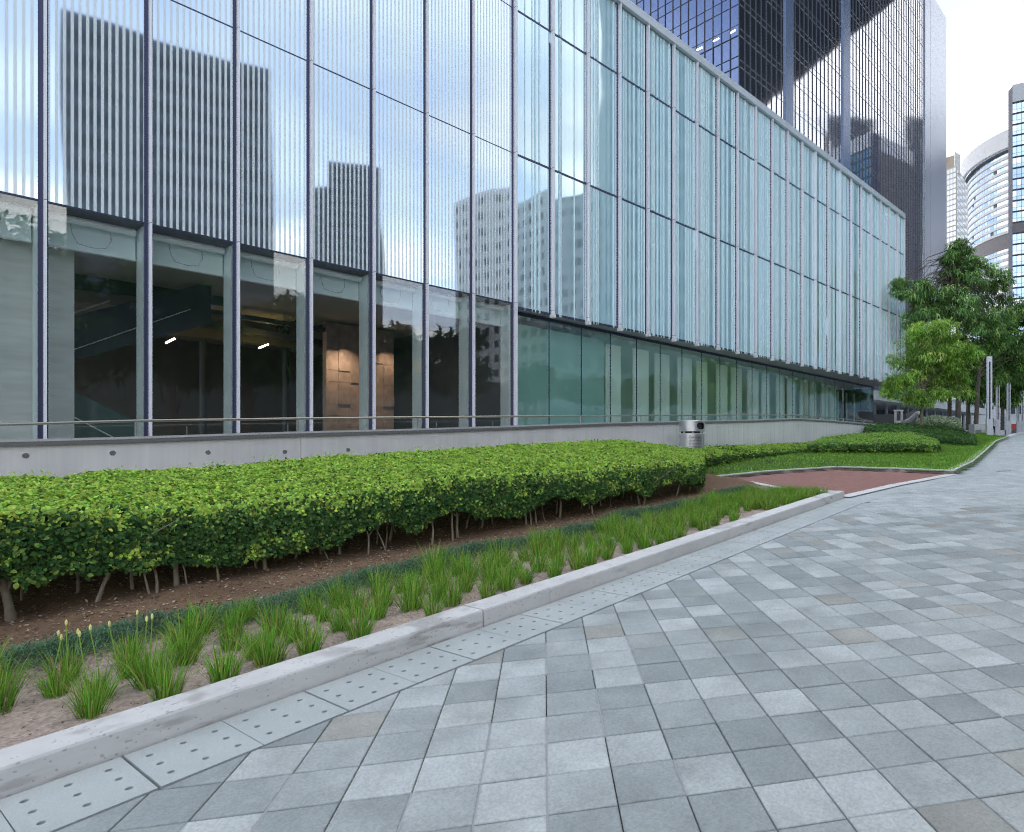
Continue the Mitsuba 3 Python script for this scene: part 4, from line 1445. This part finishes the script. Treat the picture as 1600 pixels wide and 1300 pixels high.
p, q = at(1397, 642.5, 47), at(1411, 640.5, 47)
put(gf + '__top_bar', MB().box([p[0], p[1] - .09, p[2]], [q[0], q[1] + .09, q[2]]), 'white_paint')

# ------------------------------------------------------------------ far towers at the right
ct = thing('curved_tower', 'white banded curved tower with a plain pale crown in the distance', 'tower')
cc = at(1668, 695, 235)[:2]
Rr = 33.0
fl0 = CAM_Z + (YH - 470) / FL * 210


def ring(mb, r, z0, z1, a0=150, a1=300, seg=60):
    an = np.radians(np.linspace(a0, a1, seg + 1))
    c = np.c_[cc[0] + r * np.cos(an), cc[1] + r * np.sin(an)]
    v = np.vstack([np.c_[c, np.full(len(c), z0)], np.c_[c, np.full(len(c), z1)], np.c_[(c - cc) * (1 - 1.2 / r) + cc, np.full(len(c), z1)], np.c_[(c - cc) * (1 - 1.2 / r) + cc, np.full(len(c), z0)]])
    m = seg + 1
    i_ = np.arange(seg)
    for p_, q_ in ((0, 1), (1, 2), (2, 3), (3, 0)):
        mb.add(v, np.stack([p_ * m + i_, p_ * m + i_ + 1, q_ * m + i_ + 1, q_ * m + i_], -1))
    return mb


zcrown0, zcrown1 = CAM_Z + (YH - 206) / FL * 207, CAM_Z + (YH - 174) / FL * 207
fhh = 2.35
nf = int((zcrown0 - 20) / fhh)
belt = CAM_Z + (YH - 355) / FL * 207
gw = [MB(), MB(), MB()]
for f in range(nf):
    z0 = zcrown0 - (f + 1) * fhh
    if abs(z0 + fhh / 2 - belt) < 2.2:
        continue
    put(ct + '__band', ring(MB(), Rr + .35, z0, z0 + .95), 'white_clad', True, quick=True)
    for s_ in range(60):
        a0, a1 = 150 + 2.5 * s_ + .08, 150 + 2.5 * (s_ + 1) - .08
        h_ = rng.random() + .35 * math.sin(s_ * .8)
        which = 0 if h_ < .72 else (1 if h_ < 1.18 else 2)
        ring(gw[which], Rr, z0 + .95, z0 + fhh, a0, a1, 1)
for m_, b_, l_ in zip(gw, ('far_glass_pale', 'far_glass', 'dark_grey'), ('pale reflecting windows', 'blue windows', 'dark open windows')):
    kk = put(ct + '__window', m_, b_)
    labels[kk] = {'kind': 'stuff', 'label': l_ + ' of the curved tower'}
put(ct + '__dark_belt', ring(MB(), Rr + .1, belt - 2.6, belt + 2.6), 'brown_band', True)
put(ct + '__cornice', ring(MB(), Rr + .8, zcrown0, zcrown0 + .5), 'dark_grey', True)
put(ct + '__crown', ring(MB(), Rr + 2.2, zcrown0 + .6, zcrown1, 140, 300), 'white_clad', True)
cb = MB()
an = np.radians(np.linspace(0, 360, 73)[:-1])
cb.prism(np.c_[cc[0] + (Rr - 1.4) * np.cos(an), cc[1] + (Rr - 1.4) * np.sin(an)], 0, zcrown1 - 1)
put(ct + '__core', cb, 'white_clad')

bt = thing('blue_tower', 'blue glass tower with dark floor bands at the right edge of the view', 'tower')
b0 = at(1582, 160, 130)
bdir = unit(V(1.0, -.55))                    # its long face comes towards the viewer on the right
bz = b0[2]
bl = 26.0
bn = V(bdir[1], -bdir[0])
fhb = 17 / FL * 130
pn = [MB(), MB()]
for f in range(34):
    z1 = bz - f * fhb
    z0 = z1 - fhb
    if z0 < 4:
        break
    dark_row = f == 11
    put(bt + '__floor_band', MB().obox(V(*b0[:2], z1 - .30) , np.r_[bdir * bl, 0], np.r_[-bn * .5, 0], [0, 0, .30]), 'tower_navy', quick=True)
    if dark_row:
        put(bt + '__dark_belt', MB().obox(V(*(b0[:2] - bn * .05), z0), np.r_[bdir * bl, 0], np.r_[-bn * .5, 0], [0, 0, fhb - .31]), 'brown_band')
        continue
    for c in range(int(bl / .78)):
        o = V(*(b0[:2] + bdir * (c * .78 + .04) - bn * .1), z0 + .04)
        tl = rng.normal(0, .004)
        for zz0, zz1 in ((0, .62), (.68, fhb - .36)):
            key_ = bt + '__pane'
            mbp = MB().obox(o + [0, 0, zz0], np.r_[bdir * .70, 0] + np.r_[bn * tl, 0], np.r_[-bn * .05, 0], [0, 0, zz1 - zz0])
            if c < 5 and f < 22:
                put(key_, mbp, 'far_glass' if rng.random() < .75 else 'far_glass_pale', quick=True)
            else:
                pn[0].v += mbp.v; pn[0].f += [mbp.f[0] + pn[0].n]; pn[0].n += mbp.n
kk = put(bt + '__distant_panes', pn[0], 'far_glass')
labels[kk] = {'kind': 'stuff', 'label': 'blue panes of the tower beyond the edge'}
put(bt + '__core', MB().prism([b0[:2] - bn * .5, b0[:2] + bdir * bl - bn * .5, b0[:2] + bdir * bl - bn * 18, b0[:2] - bn * 18], 0, bz), 'tower_navy')
put(bt + '__crown', MB().prism([b0[:2] + bn * .05, b0[:2] + bdir * bl + bn * .05, b0[:2] + bdir * bl - bn * 18, b0[:2] - bn * 18], bz + .02, bz + 27 / FL * 130), 'white_clad')
ed = at(1575.5, 160, 132)
sd_ = unit(ed[:2] - b0[:2])
put(bt + '__edge_pier', MB().prism([b0[:2] + bn * .1, b0[:2] - bn * .4, ed[:2] - bn * .4, ed[:2] + bn * .1], 0, bz + 25 / FL * 130), 'purple_grey')
mat('purple_grey', (.13, .13, .20), .4)

be = thing('beige_tower', 'slim beige tower with small square windows between the dark and the curved tower', 'tower')
e0_ = at(1470, 268, 190)
e1_ = at(1494, 268, 186)
e2_ = at(1512, 262, 200)
put(be + '__tower_body', MB().prism([e0_[:2], e1_[:2], e2_[:2], e2_[:2] + [0, 14], e0_[:2] + [0, 14]], 0, e0_[2]), 'cream')
mat('cream', (.66, .64, .60), .7)
tb = at(1494, 240, 187)
put(be + '__roof_block', MB().prism([e0_[:2] + [.5, .6], at(1491, 240, 188)[:2], at(1491, 240, 194)[:2], e0_[:2] + [.5, 8]], e0_[2] - 1.5, tb[2]), 'beige')
put(be + '__roof_shaft', MB().prism([at(1491.5, 240, 187)[:2], at(1500, 240, 189)[:2], at(1500, 240, 196)[:2], at(1491.5, 240, 196)[:2]], e0_[2] - 1, tb[2] + .6), 'white_clad')
wn = MB()
for (A, B) in ((e0_, e1_), (e1_, e2_)):
    dv = unit((B - A)[:2])
    nv = V(dv[1], -dv[0])
    Lw = np.linalg.norm((B - A)[:2])
    nc = max(3, int(Lw / .95))
    for f in range(48):
        z = e0_[2] - 1.6 - f * 1.55
        for c in range(nc):
            if A is e0_ or c > 0:
                o = V(*(A[:2] + dv * (c + .12) * Lw / nc + nv * .03), z)
                wn.obox(o, np.r_[dv * Lw / nc * .76, 0], np.r_[-nv * .2, 0], [0, 0, 1.2])
kk = put(be + '__window', wn, 'far_glass_pale')
labels[kk] = {'kind': 'stuff', 'label': 'small square windows of the beige tower'}


# ------------------------------------------------------------------ city opposite, which the glass mirrors
def mir(p, P_, N_):
    p = np.asarray(p, float)[:2]
    return p - 2 * float((p - P_) @ N_) * N_


def reflected(name, label, cols, y_top, bsdf, P_, N_, depth, z_top=None, z0=-2.0, cat='tower', part='wall', toward=False):
    """a building that stands where its mirror image shows it: cols = [(x, distance), (x, distance)] of its face in the glass"""
    v = [V((x - CX) / FL * Yd, Yd) for x, Yd in cols]
    nrm = unit(V(-(v[1] - v[0])[1], (v[1] - v[0])[0]))
    if nrm[1] < 0:
        nrm = -nrm
    if toward:
        nrm = -nrm
    base = [v[0], v[1], v[1] * (1 + depth / np.linalg.norm(v[1])) - (v[1] - v[0]) * .06, v[0] * (1 + depth / np.linalg.norm(v[0])) + (v[1] - v[0]) * .06]
    zt_ = z_top if z_top else CAM_Z + (YH - y_top) / FL * cols[0][1]
    key = thing(name, label, cat)
    scene[key + '__' + part] = MB().prism([mir(b, P_, N_) for b in base], z0, zt_).shape(bsdf)
    return key


reflected('office_tower', 'dark office tower across the plaza, mirrored in the left part of the glass front', [(104, 90), (428, 104.5)], 18, 'dark_tower_windows', P0, NL, 40)
reflected('stepped_tower', 'distant dark blue tower across the plaza, mirrored near the middle of the glass front', [(512, 200), (598, 205)], 250, 'dark_tower_windows', P0, NL, 30)
reflected('stepped_tower_annex', 'lower wing beside the distant dark blue tower, mirrored in the glass front', [(484, 205), (513, 204)], 292, 'dark_tower_windows', P0, NL, 20)
reflected('hotel_block', 'white hotel block with a grid of small windows, mirrored in the glass front', [(712, 150), (806, 139)], 319, 'hotel_windows', P0, NL, 30)
reflected('apartment_block', 'pale apartment block with window rows, mirrored beside the fold of the glass front', [(866, 132), (985, 118)], 318, 'block_windows', P0, NR, 30)
reflected('pale_tower', 'wide pale blue-green tower across the road, mirrored over the right wing of the glass front', [(938, 82), (1485, 113)], 0, 'pale_tower_windows', P0, NR, 40, z_top=112)
reflected('plaza_arcade', 'long low dark arcade on the far side of the plaza, mirrored below the street trees', [(-250, 36), (812, 62)], 0, 'arcade_wall', P0, NL, 8, z_top=7.5, cat='building')
PT = cor
br = thing('sky_bridge', 'dark bridge block high between towers, mirrored in the dark tower', 'building')
E1_, E2_ = V((1100 - CX) / FL * 270, 270.), V((1420 - CX) / FL * 171, 171.)
zbr = CAM_Z + (YH - 142) / FL * (220.)
wv = unit(V(-.75, -.66)) * 60
scene[br + '__block'] = MB().prism([mir(b, PT, NR) for b in (E1_, E2_, E2_ + wv, E1_ + wv)], zbr, zbr + 60).shape('bridge_dark')
mat('arcade_wall', (.05, .06, .055), .7)
mat('bridge_dark', (.02, .026, .036), .5)
reflected('mid_tower', 'dark tower of the city, mirrored low in the dark tower', [(1288, 300), (1366, 306)], 178, 'dark_tower_windows', PT, NR, 30)
reflected('mid_tower', 'dark gridded tower of the city, mirrored at the right end of the dark tower', [(1416, 300), (1450, 304)], 180, 'dark_tower_windows', PT, NR, 30)


# ------------------------------------------------------------------ trees
def tree(name, label, trunk, blobs, bark, spray_n, blade_n, blade_L, blade_W, color, hi, group=None, limb_r=.05, spray_r=.3, droop=.35, hi_share=.3, clump=7, cs=.37):
    """trunk: list of (point, radius); blobs: [(centre, radii, share)]; crowns are sprays of narrow leaves round clump centres"""
    key = thing(name, label, 'tree', group)
    tm = MB().tube([p for p, _ in trunk], [r for _, r in trunk], 9)
    crown = MB()
    top = np.asarray(trunk[-1][0], float)
    fork = np.asarray(trunk[max(0, len(trunk) - 2)][0], float)
    tot = sum(b[2] for b in blobs)
    for c, rad, sh in blobs:
        c, rad = np.asarray(c, float), np.asarray(rad, float)
        nclump = max(3, int(clump * sh / tot * len(blobs)))
        cl = unit(rng.normal(0, 1, (nclump, 3))) * (rng.uniform(.35, 1.0, (nclump, 1)) ** .6)
        cl[:, 2] = np.where(cl[:, 2] < -.5, cl[:, 2] * .6, cl[:, 2])
        cl = c + cl * rad * .82
        for q in cl:
            st_ = fork + (top - fork) * rng.uniform(0, 1)
            mid_ = st_ + (q - st_) * .5 + [0, 0, .12 * np.linalg.norm(q - st_)] + rng.normal(0, .05, 3) * rad
            tm.tube([st_, (st_ + mid_) / 2 + rng.normal(0, .03, 3) * rad, mid_, q], [limb_r, limb_r * .75, limb_r * .5, limb_r * .12], 5)
        ns = int(spray_n * sh / tot)
        which = rng.integers(0, nclump, ns)
        cr = rad.mean() * cs
        off = unit(rng.normal(0, 1, (ns, 3))) * (rng.uniform(0, 1, (ns, 1)) ** .45) * cr * np.array([1.25, 1.25, .72])
        P_ = cl[which] + off
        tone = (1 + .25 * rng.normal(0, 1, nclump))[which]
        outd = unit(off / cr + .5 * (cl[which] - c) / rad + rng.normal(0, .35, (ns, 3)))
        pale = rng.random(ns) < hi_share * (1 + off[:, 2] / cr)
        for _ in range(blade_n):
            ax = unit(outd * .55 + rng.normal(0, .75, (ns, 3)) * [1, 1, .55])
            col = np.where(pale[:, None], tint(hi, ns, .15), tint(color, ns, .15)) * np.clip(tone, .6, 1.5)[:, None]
            crown.add(*blade_mesh(P_ + rng.normal(0, .02, (ns, 3)), ax, rng.uniform(droop * .4, droop * 1.5, ns), blade_L * rng.uniform(.7, 1.25, ns), blade_W * rng.uniform(.8, 1.2, ns), np.clip(col, .005, .9)))
    scene[key + '__trunk'] = tm.shape(bark, True)
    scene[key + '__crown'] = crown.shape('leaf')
    return key


def blob(x, y, Yd, rx, ry, sh, rd=None):
    return at(x, y, Yd), V(rx * Yd / FL, (rd or rx) * Yd / FL, ry * Yd / FL), sh


Y1 = 33.0
tree('slender_tree', 'slender young tree with a loose bright green crown standing above the shrubs', [(at(1440, 668, Y1), .085), (at(1440, 640, Y1), .075), (at(1439, 612, Y1), .065), (at(1443, 588, Y1), .05)],
     [blob(1415, 585, Y1, 40, 38, 1.0), blob(1455, 545, Y1, 48, 42, 1.5), blob(1495, 570, Y1, 36, 40, 1.1), blob(1462, 522, Y1, 34, 22, .7), blob(1475, 605, Y1 + .5, 40, 30, 1.0), blob(1434, 622, Y1 - .6, 30, 14, .5), blob(1393, 612, Y1, 16, 16, .25)],
     'lime_bark', 3600, 8, .27, .044, (.33, .55, .12), (.54, .75, .20), limb_r=.028, clump=14, cs=.37)
Y2 = 40.0
tree('tall_tree', 'tall tree with layered dark green feathery crown rising above the slender tree', [(at(1497, 672, Y2), .17), (at(1497, 610, Y2), .15), (at(1496, 540, Y2), .11), (at(1496, 450, Y2), .07), (at(1490, 385, Y2), .03)],
     [blob(1490, 392, Y2, 32, 30, .9), blob(1508, 425, Y2, 42, 34, 1.2), blob(1428, 455, Y2, 40, 24, .9), blob(1462, 475, Y2, 42, 30, 1.0), blob(1545, 440, Y2 + 1, 34, 26, .8), blob(1500, 480, Y2, 46, 34, 1.2), blob(1555, 480, Y2 + 1, 42, 36, 1.2), blob(1402, 446, Y2, 18, 13, .25), blob(1440, 500, Y2, 34, 22, .6), blob(1535, 505, Y2, 40, 30, .8)],
     'dark_bark', 3500, 8, .32, .066, (.21, .38, .14), (.44, .64, .22), limb_r=.04, clump=16, droop=.5, cs=.27)
Y3 = 43.0
tree('leaning_tree', 'dark tree with a forked leaning trunk behind the first light column', [(at(1524, 680, Y3), .17), (at(1526, 640, Y3), .14), (at(1529, 590, Y3), .12), (at(1532, 560, Y3), .08)],
     [blob(1530, 535, Y3, 44, 38, 1.2), blob(1575, 520, Y3 + 1, 42, 42, 1.2), blob(1515, 575, Y3 + 2, 40, 30, .9), blob(1560, 580, Y3 + 2, 42, 34, 1.0), blob(1598, 555, Y3 + 2, 34, 40, .9)],
     'dark_bark', 2600, 8, .36, .085, (.15, .30, .10), (.34, .53, .15), limb_r=.05, clump=7)
BG = [(1483, 55, 'dark background tree seen between the two front trees', [(1470, 560, 55, 46, 1), (1490, 600, 50, 34, 1)]),
      (1512, 60, 'shady background tree behind the leaning tree', [(1520, 600, 50, 40, 1), (1540, 560, 44, 44, 1)]),
      (1566, 66, 'background tree behind the light columns', [(1572, 585, 44, 40, 1), (1560, 620, 34, 24, .6)]),
      (1612, 52, 'background tree at the right edge of the view', [(1604, 520, 46, 46, 1), (1606, 590, 34, 40, 1)])]
for x, Yd, lab, bl_ in BG:
    tree('background_tree', lab, [(at(x, 672, Yd), .2), (at(x + 1, 620, Yd), .16), (at(x, 575, Yd), .1)], [blob(a, b, Yd + rng.uniform(-1, 2), c, d_, e_) for a, b, c, d_, e_ in bl_],
         'dark_bark', 1500, 7, .46, .13, (.10, .21, .06), (.24, .40, .10), limb_r=.06, clump=8)
# street trees on the far side of the plaza, mirrored in the ground floor glass
for q, (x, Yd, yt, w_) in enumerate(((650, 40, 480, 70), (718, 42, 505, 52), (575, 38, 470, 75), (490, 35, 440, 85), (390, 33, 420, 95), (270, 30, 385, 115), (130, 27, 350, 125), (20, 25, 330, 130), (900, 60, 570, 60), (1010, 64, 585, 60), (1100, 70, 590, 50), (1180, 74, 592, 50), (1250, 78, 596, 46))):
    Pm, Nm = (P0, NL) if x < 803 else (P0, NR)
    c0 = mir(at(x, 600, Yd), Pm, Nm)
    g = float(G(*c0))
    zc_ = CAM_Z + (YH - (yt + 640) / 2) / FL * Yd
    R_ = w_ * Yd / FL
    zr = (640 - yt) / 2 / FL * Yd * 1.1
    tree('street_tree', 'dark street tree on the far side of the plaza, mirrored in the glass', [(V(*c0, g - .1), .2), (V(*c0, g + 1.5), .17), (V(*c0, zc_), .1)],
         [(V(*c0, zc_), V(R_, R_, zr), 1.0), (V(c0[0] + R_ * .5, c0[1] - R_ * .4, zc_ + .4), V(R_ * .7, R_ * .7, zr * .8), .6)], 'dark_bark', 1300, 6, .5, .18, (.045, .10, .03), (.09, .17, .045), 'street trees mirrored in the glass', limb_r=.06)

# ------------------------------------------------------------------ litter bin
lb = thing('litter_bin', 'round brushed steel litter bin with a dark side opening standing against the wall', 'litter bin')
bc = fn(1081, -11.3)
bY = bc[1]
r_ = 20 / FL * bY
zt_ = CAM_Z + (YH - 657) / FL * bY
zh = CAM_Z + (YH - 674.5) / FL * bY
zg = float(lawn_z(np.array(bc[0]), np.array(bc[1]))) - .1


def cyl(r, z0, z1, ch=.012, seg=48):
    prof = [(0, z0), (r - ch, z0), (r, z0 + ch), (r, z1 - ch), (r - ch, z1), (0, z1)]
    m = trimesh.creation.revolve(prof, sections=seg)
    m.apply_translation([bc[0], bc[1], 0])
    return m


hood = cyl(r_, zh, zt_)
inn = trimesh.creation.revolve([(0, zh + .02), (r_ - .02, zh + .02), (r_ - .02, zt_ - .03), (0, zt_ - .03)], sections=48)
inn.apply_translation([bc[0], bc[1], 0])
tocam = unit(-bc)
rot = math.radians(38)
od = V(tocam[0] * math.cos(rot) - tocam[1] * math.sin(rot), tocam[0] * math.sin(rot) + tocam[1] * math.cos(rot))
hol = trimesh.creation.cylinder(radius=(zt_ - zh) * .30, height=r_ * .9, sections=28)
hm = m3.Manifold.hull_points


def man(m):
    return m3.Manifold(m3.Mesh(np.array(m.vertices, np.float32), np.array(m.faces, np.uint32)))


R4 = trimesh.geometry.align_vectors([0, 0, 1], np.r_[od, 0])
R4[:3, 3] = np.r_[bc + od * r_ * .95, (zt_ + zh) / 2]
hol.apply_transform(R4)
hw = hol.copy()
hw.apply_translation(np.r_[V(-od[1], od[0]) * r_ * .30, 0])
hood_m = man(hood) - man(inn) - (man(hol) + man(hw)).hull()
scene[lb + '__hood'] = ply(hood_m, 'bin_steel', 30)
mat('bin_steel', proc(lambda p, n, uv: mix((.54, .56, .58), (.70, .72, .74), noise(p.x * 3, p.y * 3, p.z * 240))), .34, .85)
scene[lb + '__liner'] = ply(cyl(r_ - .06, zg + .05, zt_ - .06), 'black', 30)
for a in np.linspace(0, 2 * np.pi, 9)[:-1]:
    put(lb + '__strut', MB().box([bc[0] + math.cos(a) * (r_ - .03) - .012, bc[1] + math.sin(a) * (r_ - .03) - .012, zg], [bc[0] + math.cos(a) * (r_ - .03) + .012, bc[1] + math.sin(a) * (r_ - .03) + .012, zh + .02]), 'steel')
zb_ = zh - .045
hs = MB()
# perforated drum: a curved panel with square holes on the side that faces the path, plain elsewhere
seg = 96
fdir = math.atan2(tocam[1], tocam[0]) + .30
drum = cyl(r_ - .004, zg + .02, zb_)
scene[lb + '__drum'] = ply(drum, 'bin_steel', 30)
for i_ in range(13):
    for j_ in range(9):
        a = fdir + (i_ - 6) * .085
        z = zb_ - .10 - j_ * .042
        d2 = V(math.cos(a), math.sin(a)); t2 = V(-d2[1], d2[0])
        o = V(*(bc + d2 * (r_ - .006) - t2 * .011), z)
        hs.obox(o, np.r_[t2 * .022, 0], np.r_[d2 * .004, 0], [0, 0, .022])
kk = put(lb + '__perforation', hs, 'black')
labels[kk] = {'kind': 'stuff', 'label': 'square perforations of the drum'}

# ------------------------------------------------------------------ light columns
LC = 'slim white light columns along the path'
for q, (x, yt, yb, w_, lab) in enumerate(((1545.5, 557, 685, 9.5, 'tallest white light column with a long slot, nearest to the path'), (1559, 580, 679, 6.5, 'second white light column, just right of the tallest'), (1576, 587, 680, 6.5, 'third white light column from the left, by the verge'),
                                          (1590.5, 598, 676, 4.5, 'fourth white light column, farther along the verge'), (1597.5, 603, 674, 4.0, 'farthest white light column at the right edge'))):
    Yd = (37.2, 46.0, 50.0, 66.0, 74.0)[q]
    b = at(x, yb, Yd)
    zt_ = CAM_Z + (YH - yt) / FL * Yd
    W_ = w_ * .80 / FL * Yd
    key = thing('light_column', lab, 'light column', LC)
    zp = b[2] + (zt_ - b[2]) * .235
    ax_, ay_ = V(1, 0, 0), V(0, 1, 0)

    def bx(x0, x1, y0, y1, z0, z1):
        return MB().box([b[0] + x0 * W_, b[1] + y0 * W_ * .5, z0], [b[0] + x1 * W_, b[1] + y1 * W_ * .5, z1])
    put(key + '__base', bx(-.62, .62, -.62, .62, b[2] - .4, zp), 'column_white')
    put(key + '__post', bx(-.5, -.18, -.5, .5, zp + .002, zt_ - W_ * 1.1), 'column_white')
    put(key + '__post', bx(.18, .5, -.5, .5, zp + .002, zt_ - W_ * 1.1), 'column_white')
    put(key + '__head', bx(-.5, .5, -.5, .5, zt_ - W_ * 1.098, zt_), 'column_white')
    put(key + '__lamp_panel', bx(-.178, .178, .1, .2, zp + .004, zt_ - W_ * 1.1), 'slate')
    lv = MB()
    for z in np.arange(zp + .1, zt_ - W_ * 1.3, .28):
        lv.box([b[0] - .177 * W_, b[1] - .3 * W_, z], [b[0] + .177 * W_, b[1] + .098 * W_, z + .03])
    put(key + '__louvre', lv, 'dark_grey')
mat('column_white', (.66, .68, .74), .4, .15)
# planter blocks, hoarding, far wall by the columns
pb = thing('stone_block', 'two grey stone seat blocks beside the tallest light column', 'seat block')
p = at(1536, 686, 38.5)
put(pb + '__block', MB().box([p[0] - .25, p[1] - .3, p[2] - .3], [p[0] + .24, p[1] + .4, p[2] + .55]), 'concrete')
p = at(1530, 684, 40)
put(pb + '__block', MB().box([p[0] - .45, p[1] - .3, p[2] - .3], [p[0] + .25, p[1] + .4, p[2] + .85]), 'concrete')
hb = thing('site_hoarding', 'pale hoarding panels behind the light columns', 'hoarding')
for x0, x1, y0, y1, Yd, b_ in ((1546, 1561, 640, 652, 82, 'white_clad'), (1561, 1574, 652, 664, 80, 'pale_blue'), (1574, 1592, 655, 668, 84, 'white_clad'), (1553, 1572, 622, 640, 90, 'white_clad')):
    a, b = at(x0, y0, Yd), at(x1, y1, Yd)
    put(hb + '__hoarding_panel', MB().box([a[0], a[1], b[2] - .6], [b[0], a[1] + .08, a[2]]), b_)
mat('pale_blue', (.55, .66, .78), .6)
bo = thing('traffic_barrier', 'small red and grey barrier standing behind the third light column', 'barrier')
a = at(1581, 672, 78)
put(bo + '__base', MB().box([a[0] - .7, a[1], a[2] - .7], [a[0] + .7, a[1] + .3, a[2]]), 'dark_grey')
put(bo + '__board', MB().box([a[0] - .6, a[1] - .02, a[2] + .01], [a[0] + .6, a[1] + .1, a[2] + .75]), 'red_plastic')
fw_ = thing('far_building', 'pale low building glimpsed between the trunks at the end of the path', 'building')
a, b = at(1520, 620, 120), at(1640, 668, 130)
put(fw_ + '__wall', MB().box([a[0], a[1], 0], [b[0], b[1], a[2]]), 'white_clad')
for q in range(8):
    put(fw_ + '__window', MB().box([a[0] + 1 + q * 1.9, a[1] - .05, a[2] - 3.2], [a[0] + 2.2 + q * 1.9, a[1] + .1, a[2] - 1.6]), 'slate')

# ------------------------------------------------------------------ the one passer-by, far off between the columns
ps = thing('person', 'person in a white shirt and dark trousers standing between the light columns', 'person')
Yp = 66.0
ft = at(1552, 680, Yp)
S = (CAM_Z + (YH - 654) / FL * Yp - ft[2]) / 1.72


def J(x, y, z):
    return V(ft[0] + x * S, ft[1] + y * S, ft[2] + z * S)


def limbs(chain, res=.03):
    parts = []
    for (a, ra), (b, rb_) in chain:
        sa_, sb3 = m3.Manifold.sphere(ra * S, 14).translate(list(a)), m3.Manifold.sphere(rb_ * S, 14).translate(list(b))
        parts.append(m3.Manifold.batch_hull([sa_, sb3]))
    m = m3.Manifold.batch_boolean(parts, m3.OpType.Add).refine_to_length(res).to_mesh()
    tmm = trimesh.Trimesh(np.array(m.vert_properties[:, :3]), np.array(m.tri_verts), process=True)
    trimesh.smoothing.filter_taubin(tmm, iterations=8)
    return tmm


body_j = [((J(0, 0, 1.58), .085), (J(0, -.01, 1.66), .08)), ((J(0, 0, 1.42), .055), (J(0, 0, 1.56), .055))]
arms = []
for sg in (-1, 1):
    arms += [((J(sg * .20, 0, 1.40), .055), (J(sg * .26, .02, 1.12), .045)), ((J(sg * .26, .02, 1.12), .042), (J(sg * .22, -.12, .92), .032)), ((J(sg * .22, -.12, .92), .032), (J(sg * .215, -.16, .85), .036))]
    for q in range(5):
        arms.append(((J(sg * .215 + (q - 2) * .014, -.16, .85), .012), (J(sg * .215 + (q - 2) * .016, -.18, .77 + (.03 if q in (0, 4) else 0)), .008)))
legs = []
for sg in (-1, 1):
    legs += [((J(sg * .09, 0, .92), .085), (J(sg * .10, -.02, .50), .06)), ((J(sg * .10, -.02, .50), .058), (J(sg * .10, .02, .08), .042)), ((J(sg * .10, .02, .05), .045), (J(sg * .11, -.14, .035), .035))]
scene[ps + '__body'] = ply(limbs(body_j + arms + [((J(0, 0, .95), .10), (J(0, 0, 1.38), .11))]), 'skin', True)
scene[ps + '__shirt'] = ply(limbs([((J(-.14, 0, 1.36), .085), (J(.14, 0, 1.36), .085)), ((J(-.10, 0, 1.3), .12), (J(-.08, 0, .95), .12)), ((J(.10, 0, 1.3), .12), (J(.08, 0, .95), .12)),
                                   ((J(-.20, 0, 1.39), .068), (J(-.245, .015, 1.18), .06)), ((J(.20, 0, 1.39), .068), (J(.245, .015, 1.18), .06))]), 'shirt', True)
scene[ps + '__trousers'] = ply(limbs(legs + [((J(-.07, 0, .92), .115), (J(.07, 0, .92), .115))]), 'trousers', True)
scene[ps + '__hair'] = ply(limbs([((J(0, .015, 1.66), .085), (J(0, .03, 1.60), .08))]), 'black', True)
